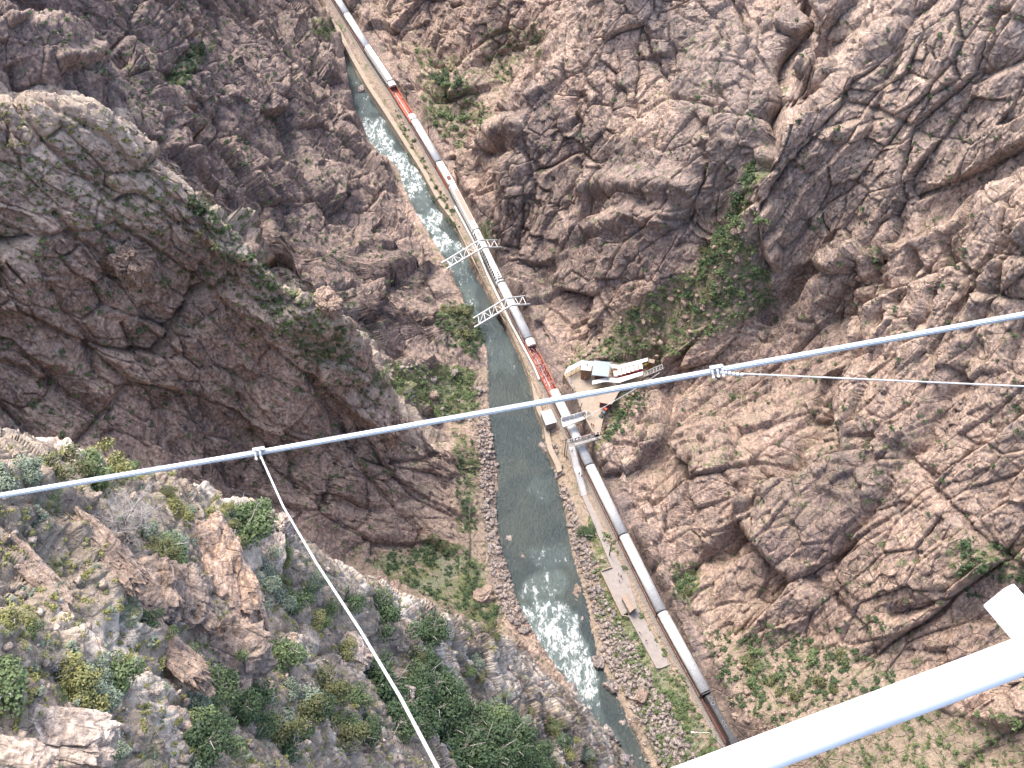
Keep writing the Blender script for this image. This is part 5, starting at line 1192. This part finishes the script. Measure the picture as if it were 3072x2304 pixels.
BLK=[[(a,b) for a,b in PLZ],[(1697,1122),(1960,1068),(1990,1120),(1840,1215),(1800,1330),(1775,1310)],[(1745,1488),(1760,1486),(1790,1545),(1830,1640),(1878,1717),(1911,1820),(1866,1847),(1802,1714),(1833,1700),(1800,1620),(1770,1545)],[(1884,1847),(1914,1824),(2011,1993),(1984,2005),(1969,2005)]]
def blocked(x,y,g):
    for pl in BLK:
        if inpoly(np.array([x]),np.array([y]),pl)[0]: return True
    u_,v_=uv(np.array([g[0],g[1],0])); d_=u_-track_u(v_); return abs(float(d_))<2.9 and g[2]<12
def rocks_in(poly,n,smin,smax,zoff=.0):
    xs_=[p[0] for p in poly];ys_=[p[1] for p in poly];out=[]
    X_=rng.uniform(min(xs_),max(xs_),n*4);Y_=rng.uniform(min(ys_),max(ys_),n*4);ok=inpoly(X_,Y_,poly);X_=X_[ok][:n];Y_=Y_[ok][:n]
    for x,y in zip(X_,Y_):
        g,d=ground(x,y)
        if d>500 or blocked(x,y,g): continue
        s=smin*(smax/smin)**(rng.random()**2.2)
        V,F=protos[rng.integers(10)]; a=rng.uniform(0,6.28);b_=rng.uniform(-.5,.5); Rm=Matrix.Rotation(a,3,'Z')@Matrix.Rotation(b_,3,'X'); out.append((V*s@np.array(Rm).T+g+np.array([0,0,s*.1+zoff]),F))
    return out
bankR=[(1660,1420),(1700,1540),(1722,1660),(1770,1800),(1805,1960),(1890,2110),(1985,2304),(2100,2304),(2010,2110),(1940,2010),(1850,1850),(1800,1740),(1775,1650),(1740,1560),(1700,1470),(1672,1400)]
bankL=[(1430,1250),(1466,1250),(1490,1400),(1486,1528),(1503,1640),(1560,1820),(1600,1900),(1560,1900),(1500,1830),(1470,1700),(1450,1560),(1440,1400)]
o=scatter_mesh('river_cobbles',rocks_in(bankR,4200,.25,1.5)+rocks_in([(1640,1330),(1668,1330),(1690,1420),(1664,1430)],50,.5,2.2),MR_GREY); 
o=scatter_mesh('left_bank_cobbles',rocks_in(bankL,1500,.3,1.6)+rocks_in(FLAT_L,60,.6,3.5),MR_GREY); o.name='bank_cobbles'
o=scatter_mesh('scree_rocks',rocks_in(SCREE,420,.3,2.2)+rocks_in([(2130,1950),(2400,1960),(2600,2050),(2300,2200),(2200,2160)],120,.4,2.0)+rocks_in([(1860,1170),(1950,1150),(1960,1200),(1880,1260)],60,.4,1.6),MR_PINK)
o=scatter_mesh('slope_rubble',rocks_in([(0,1330),(500,1400),(900,1650),(1300,1840),(1600,1990),(1860,2304),(0,2304)],420,.12,.6),MR_PALE)
o=scatter_mesh('rapids_rocks',rocks_in([(1560,1790),(1740,1790),(1800,2100),(1700,2060),(1580,1900)],40,.6,2.0,-.1)+rocks_in([(1800,2080),(1900,2140),(1960,2304),(1880,2304),(1790,2140)],60,.5,2.2,-.1)+rocks_in([(1520,1600),(1680,1620),(1700,1780),(1560,1760)],22,.5,1.5,-.1),MR_GREY)
# ---- shrubs
def leafmat(name,c1,c2):
    m,nt,b=newmat(name); q=NB(nt); p=q.pos(); oi=q.n('ShaderNodeObjectInfo').outputs['Random']
    c=q.mix(q.ramp(q.noise(p,2.3,4,.7),.35,.65),c1,c2); c=q.mix(q.math('MULTIPLY',oi,.35),c,tuple(x*1.25 for x in c2))
    q.l(c,b.inputs['Base Color']); b.inputs['Roughness'].default_value=.7; b.inputs['Specular IOR Level'].default_value=.2
    return m
LM={'dark green':leafmat('dark_green_leaves',(.025,.048,.022),(.07,.105,.05)),'mid green':leafmat('mid_green_leaves',(.055,.085,.032),(.14,.185,.085)),'grey sage':leafmat('sage_leaves',(.10,.135,.09),(.24,.28,.20)),'yellow green':leafmat('yellow_green_leaves',(.12,.13,.04),(.28,.27,.11)),'olive':leafmat('olive_leaves',(.055,.07,.025),(.15,.15,.07))}
def leaf_cloud(nleaf,size,seed,nl=6,flat_=.75,stick=True):
    r=np.random.default_rng(seed); cs=r.normal(0,.3,(nl,3))*[1,1,.5]; cs[:,2]=np.abs(cs[:,2])*.8+.22; rs=r.uniform(.22,.42,nl)
    k=r.integers(0,nl,nleaf); d=r.normal(0,1,(nleaf,3)); d/=np.linalg.norm(d,axis=1,keepdims=True); rad=r.random(nleaf)**.45
    c=cs[k]+d*(rs[k]*rad)[:,None]; c[:,2]=np.maximum(c[:,2]*flat_,.02)
    n=d+r.normal(0,.6,(nleaf,3)); n[:,2]+=.5; n/=np.linalg.norm(n,axis=1,keepdims=True)
    t=np.cross(n,r.normal(0,1,(nleaf,3))); t/=np.linalg.norm(t,axis=1,keepdims=True); b=np.cross(n,t)
    s=(size*r.uniform(.6,1.4,nleaf))[:,None]
    V=np.stack([c-t*s-b*s*.5,c+t*s*.2-b*s*.7,c+t*s+b*s*.4,c-t*s*.3+b*s*.7],1).reshape(-1,3); F=np.arange(nleaf*4).reshape(-1,4); return V,F
def stems(seed,n=7):
    r=np.random.default_rng(seed); b=MB()
    for k in range(n):
        a=r.uniform(0,6.28);l=r.uniform(.3,.6); p=[(0,0,-.1)]
        for j in range(3): p.append((math.cos(a+r.normal(0,.2))*l*(j+1)/3,math.sin(a+r.normal(0,.2))*l*(j+1)/3,.22*(j+1)))
        b.tube(p,[.03,.022,.014,.006],'bark',5)
    return b
SHRUBS={}
for ci,(cn,mt_) in enumerate(LM.items()):
    for v in range(3):
        V,F=leaf_cloud(2600,.034,300+ci*10+v,7+v); me=bpy.data.meshes.new('leaves'); me.from_pydata(V.tolist(),[],F.tolist()); me.materials.append(mt_)
        V,F=leaf_cloud(420,.075,400+ci*10+v,6+v); mf=bpy.data.meshes.new('leaves'); mf.from_pydata(V.tolist(),[],F.tolist()); mf.materials.append(mt_)
        so=stems(500+ci*10+v).build('stems'); sm_=so.data; bpy.data.objects.remove(so)
        SHRUBS[(cn,v)]=(me,mf,sm_)
count=[0]
def shrub(px,py,size,cn,label,group,near_,hs=1.0,name='shrub'):
    g,d=ground(px,py); v=int(rng.integers(3)); me,mf,sm_=SHRUBS[(cn,v)]
    root=empty(name,Vector(g)-Vector((0,0,size*.06)),rng.uniform(0,6)); root.scale=(size,size,size*hs)
    tag(root,label,'shrub' if name=='shrub' else 'tree',group)
    a=bpy.data.objects.new('leaves',me if near_ else mf); col.objects.link(a); a.parent=root
    b=bpy.data.objects.new('stems' if name=='shrub' else 'trunk',sm_); col.objects.link(b); b.parent=root
    count[0]+=1
def fill(poly,n,smin,smax,cols,label,group,near_,hs=1.0,name='shrub'):
    xs_=[p[0] for p in poly];ys_=[p[1] for p in poly]
    X_=rng.uniform(min(xs_),max(xs_),n*8);Y_=rng.uniform(min(ys_),max(ys_),n*8);ok=inpoly(X_,Y_,poly);X_=X_[ok][:n];Y_=Y_[ok][:n]
    for x,y in zip(X_,Y_):
        if blocked(x,y,ground(x,y)[0]): continue
        cn=cols[rng.integers(len(cols))]; shrub(x,y,rng.uniform(smin,smax),cn,'%s %s %s'%(cn,name,label),'%s %ss %s'%(cn,name,label),near_,hs,name)
# single ones that stand out
for x,y,s,c,l in ((720,1600,3.4,'mid green','big fresh green shrub just behind the tallest rock blade'),(760,1560,2.6,'mid green','green shrub on the crest behind the tallest rock blade'),(500,1680,2.6,'mid green','bright green shrub between the dead tree and the rock blade'),(545,1650,1.8,'grey sage','pale shrub left of the tallest rock blade'),(270,1440,2.4,'mid green','green shrub under the thick cable beside the dead tree'),(330,1410,2.0,'yellow green','yellow green shrub touching the thick cable'),(465,1870,1.2,'mid green','small green bush in the gap of the broken rock row'),(575,1975,1.3,'mid green','round green bush at the foot of the broken rock row'),(870,1810,2.6,'mid green','green shrub left of the long pale boulder'),(960,1850,2.2,'mid green','green shrub under the hanging cable'),(1150,1850,3.4,'dark green','dark round shrub on the shaded shelf below the crest'),(1290,1900,3.0,'dark green','dark shrub right of the shaded shelf'),(1050,1800,2.4,'dark green','dark shrub at the top of the shaded shelf'),(20,2060,2.0,'mid green','green shrub at the left edge below the dark slab'),(370,2030,1.8,'mid green','green shrub wedged between two long slabs'),(1465,1900,2.2,'olive','olive tuft on the pink slab edge'),(1590,2130,3.0,'yellow green','yellow green shrub on the lower pink slab')):
    shrub(x,y,s,c,l,None,True)
shrub(1755,1602,5.5,'dark green','large dark green bush between the cobbles and the riverside path',None,True,.8)
# the thicket: small dark trees
fill([(1110,2010),(1250,2010),(1420,2090),(1560,2200),(1650,2304),(1330,2304),(1240,2200),(1130,2120)],30,2.6,4.2,['dark green','dark green','dark green','mid green'],'in the dense thicket below the long pale boulder','of the dense thicket',True,.9,'small_tree')
fill([(1180,2080),(1330,2060),(1480,2160),(1560,2290),(1380,2304),(1250,2190)],14,3.0,4.6,['dark green'],'in the heart of the thicket','of the dense thicket',True,1.0,'small_tree')
fill([(760,1980),(950,1960),(1120,2080),(1200,2304),(760,2304)],18,1.2,2.6,['dark green','mid green','mid green','grey sage','olive'],'on the lower near slope between the rock row and the thicket','of the lower near slope',True)
fill([(0,1800),(200,1850),(330,2010),(450,2200),(480,2304),(380,2304),(200,2080),(0,2050)],11,.8,1.8,['mid green','olive','yellow green','grey sage'],'among the long slabs near the left bottom corner','of the bottom corner',True)
fill([(560,2060),(760,1960),(800,2304),(600,2304)],12,1.0,2.4,['mid green','dark green','grey sage'],'below the wide cracked rock block','below the rock row',True)
fill([(0,1340),(250,1380),(560,1420),(800,1560),(760,1700),(600,1600),(430,1480),(200,1500),(0,1440)],17,.8,2.0,['mid green','yellow green','grey sage','olive'],'along the crest by the thick cable','of the crest',True)
fill([(420,1480),(600,1560),(620,1700),(430,1690),(340,1600)],10,.8,1.7,['yellow green','olive','grey sage'],'around the foot of the dead tree','around the dead tree',True)
fill([(760,1700),(860,1650),(1060,1790),(1120,1960),(960,1960),(860,1900)],12,.8,2.0,['mid green','yellow green','grey sage','olive'],'around the hanging cable on the upper slope','under the hanging cable',True)
fill([(1200,1880),(1400,1950),(1560,2070),(1760,2250),(1800,2304),(1600,2240),(1400,2080),(1200,1980)],18,1.0,2.2,['olive','mid green','yellow green','grey sage'],'on the pink slab above the rapids','of the pink slab',True)
# farther ones that show largest
fill([(2200,1960),(2420,1920),(2600,1980),(2560,2080),(2350,2120),(2230,2060)],16,2.0,3.8,['mid green','olive'],'on the scrubby slope beside the locomotive','beside the locomotive',False)
fill([(1320,920),(1440,930),(1455,1040),(1330,1050)],9,2.5,4.2,['mid green','olive'],'on the left cliff foot beside the nearer rafters','of the left cliff foot',False)
fill([(1310,200),(1380,180),(1420,330),(1390,400),(1300,350)],14,2.5,4.5,['mid green','dark green'],'in the green ravine above the train','of the ravine',False)
fill([(1790,1010),(1960,880),(2180,680),(2280,640),(2250,880),(2050,1010),(1880,1070)],44,1.8,3.4,['mid green','mid green','dark green','olive'],'on the scree fan behind the station','of the scree fan',False)
fill([(2020,1700),(2080,1690),(2070,1770),(2020,1780)],4,2.2,3.6,['olive','mid green'],'in the recess right of the third joint of the train','of the recess',False)
# the rest: uncounted scrub
scr=[];scr2=[];scr3=[]
small=[leaf_cloud(110,.11,700+i,4) for i in range(8)]
def scrub(poly,n,smin,smax,out,drng=(205,500)):
    xs_=[p[0] for p in poly];ys_=[p[1] for p in poly]
    X_=rng.uniform(min(xs_),max(xs_),n*8);Y_=rng.uniform(min(ys_),max(ys_),n*8);ok=inpoly(X_,Y_,poly);X_=X_[ok][:n];Y_=Y_[ok][:n]
    for x,y in zip(X_,Y_):
        g,d=ground(x,y)
        if not drng[0]<d<drng[1] or blocked(x,y,g): continue
        s=smin*(smax/smin)**rng.random(); V,F=small[rng.integers(8)]; a=rng.uniform(0,6.28); c_,s_1=math.cos(a)*s,math.sin(a)*s
        Rm=np.array([[c_,-s_1,0],[s_1,c_,0],[0,0,s*.8]]); out.append((V@Rm.T+g-np.array([0,0,.1*s]),F))
dens={0:420,1:130,2:40,3:230,4:70,5:190,6:130,7:60,8:90,9:320,10:14,11:60,12:25,13:30,14:260,15:120,16:50,17:80,18:90,19:60,20:90}
for i,(pl,st_,nr_) in enumerate(GREEN): scrub(pl,int(dens.get(i,60)*1.0),.7,2.4,scr if i%3 else scr2)
W4=[(0,0),(3072,0),(3072,2304),(0,2304)]
scrub([(0,300),(560,560),(1050,960),(1250,1300),(1100,1640),(700,1420),(0,1280)],420,.6,1.9,scr2); scrub([(0,300),(350,350),(620,640),(1050,960),(1130,1200),(900,1150),(600,850),(0,560)],420,.6,1.9,scr3); scrub([(60,20),(980,0),(1050,400),(1300,900),(1100,1000),(700,620),(300,260)],480,.6,1.8,scr)
scrub([(1600,60),(2400,60),(3072,0),(3072,1900),(2300,1900),(2000,1200),(2300,900),(1650,900)],420,.6,1.9,scr)
o=scatter_mesh('scrub_cover',scr,LM['dark green']); o=scatter_mesh('low_scrub',scr2,LM['mid green']); o=scatter_mesh('ridge_scrub',scr3,LM['olive'])
# grass and small tufts on the near slope
gr_=[]; scrub([(0,1330),(500,1400),(900,1650),(1300,1840),(1600,1990),(1900,2304),(0,2304)],900,.2,.5,gr_,(20,205)); scatter_mesh('grass_tufts',gr_,LM['yellow green'])
gr_=[]; scrub([(0,1330),(500,1400),(900,1650),(1300,1840),(1600,1990),(1900,2304),(0,2304)],160,.25,.6,gr_,(20,205)); scatter_mesh('sage_cover',gr_,LM['grey sage'])
# ---- dead trees
def dead_tree(px,py,H,label,seed,spread=1.0,mat='bark'):
    g,d=ground(px,py); r=random.Random(seed); root=empty('dead_tree',g); tag(root,label,'dead tree')
    segs={'trunk':MB(),'branches':MB(),'twigs':MB()}
    def grow(p,dirv,L,rad,lev):
        k='trunk' if lev==0 else 'branches' if lev<3 else 'twigs'
        n=4; pts=[p];d_=dirv.copy()
        for i in range(n):
            d_=(d_+Vector((r.gauss(0,.16),r.gauss(0,.16),r.gauss(0,.10)))).normalized(); pts.append(pts[-1]+d_*L/n)
        segs[k].tube(pts,[rad*(1-.55*i/n) for i in range(n+1)],'darkbark' if lev==0 else 'bark' if lev<3 else 'twig',6 if lev<2 else 4,False)
        if lev>=4: return
        nb=[7,5,5,5][lev]
        for i in range(nb):
            t=r.uniform(.3,1.0); j=min(n-1,int(t*n)); q0=pts[j].lerp(pts[j+1],t*n-j)
            a=r.uniform(0,6.28); sd=Vector((math.cos(a),math.sin(a),r.uniform(-.15,.7)))*spread; nd=(d_*.55+sd).normalized()
            grow(q0,nd,L*r.uniform(.5,.72),rad*.42,lev+1)
    grow(Vector((0,0,-.2)),Vector((-.08,.1,1)).normalized(),H*.5,H*.035,0)
    for s in (1,2):
        a=r.uniform(0,6.28); grow(Vector((0,0,.1)),Vector((math.cos(a),math.sin(a),.7)).normalized(),H*.45,H*.022,1)
    for k,b in segs.items(): b.build(k,root)
dead_tree(388,1625,4.6,'bare dead tree with pale twigs on the crest of the near slope',4,1.1)
dead_tree(1050,2265,2.6,'low grey dead bush near the bottom below the hanging cable',9,1.3)
dead_tree(160,2010,1.6,'small grey dead bush at the left among the slabs',13,1.3)
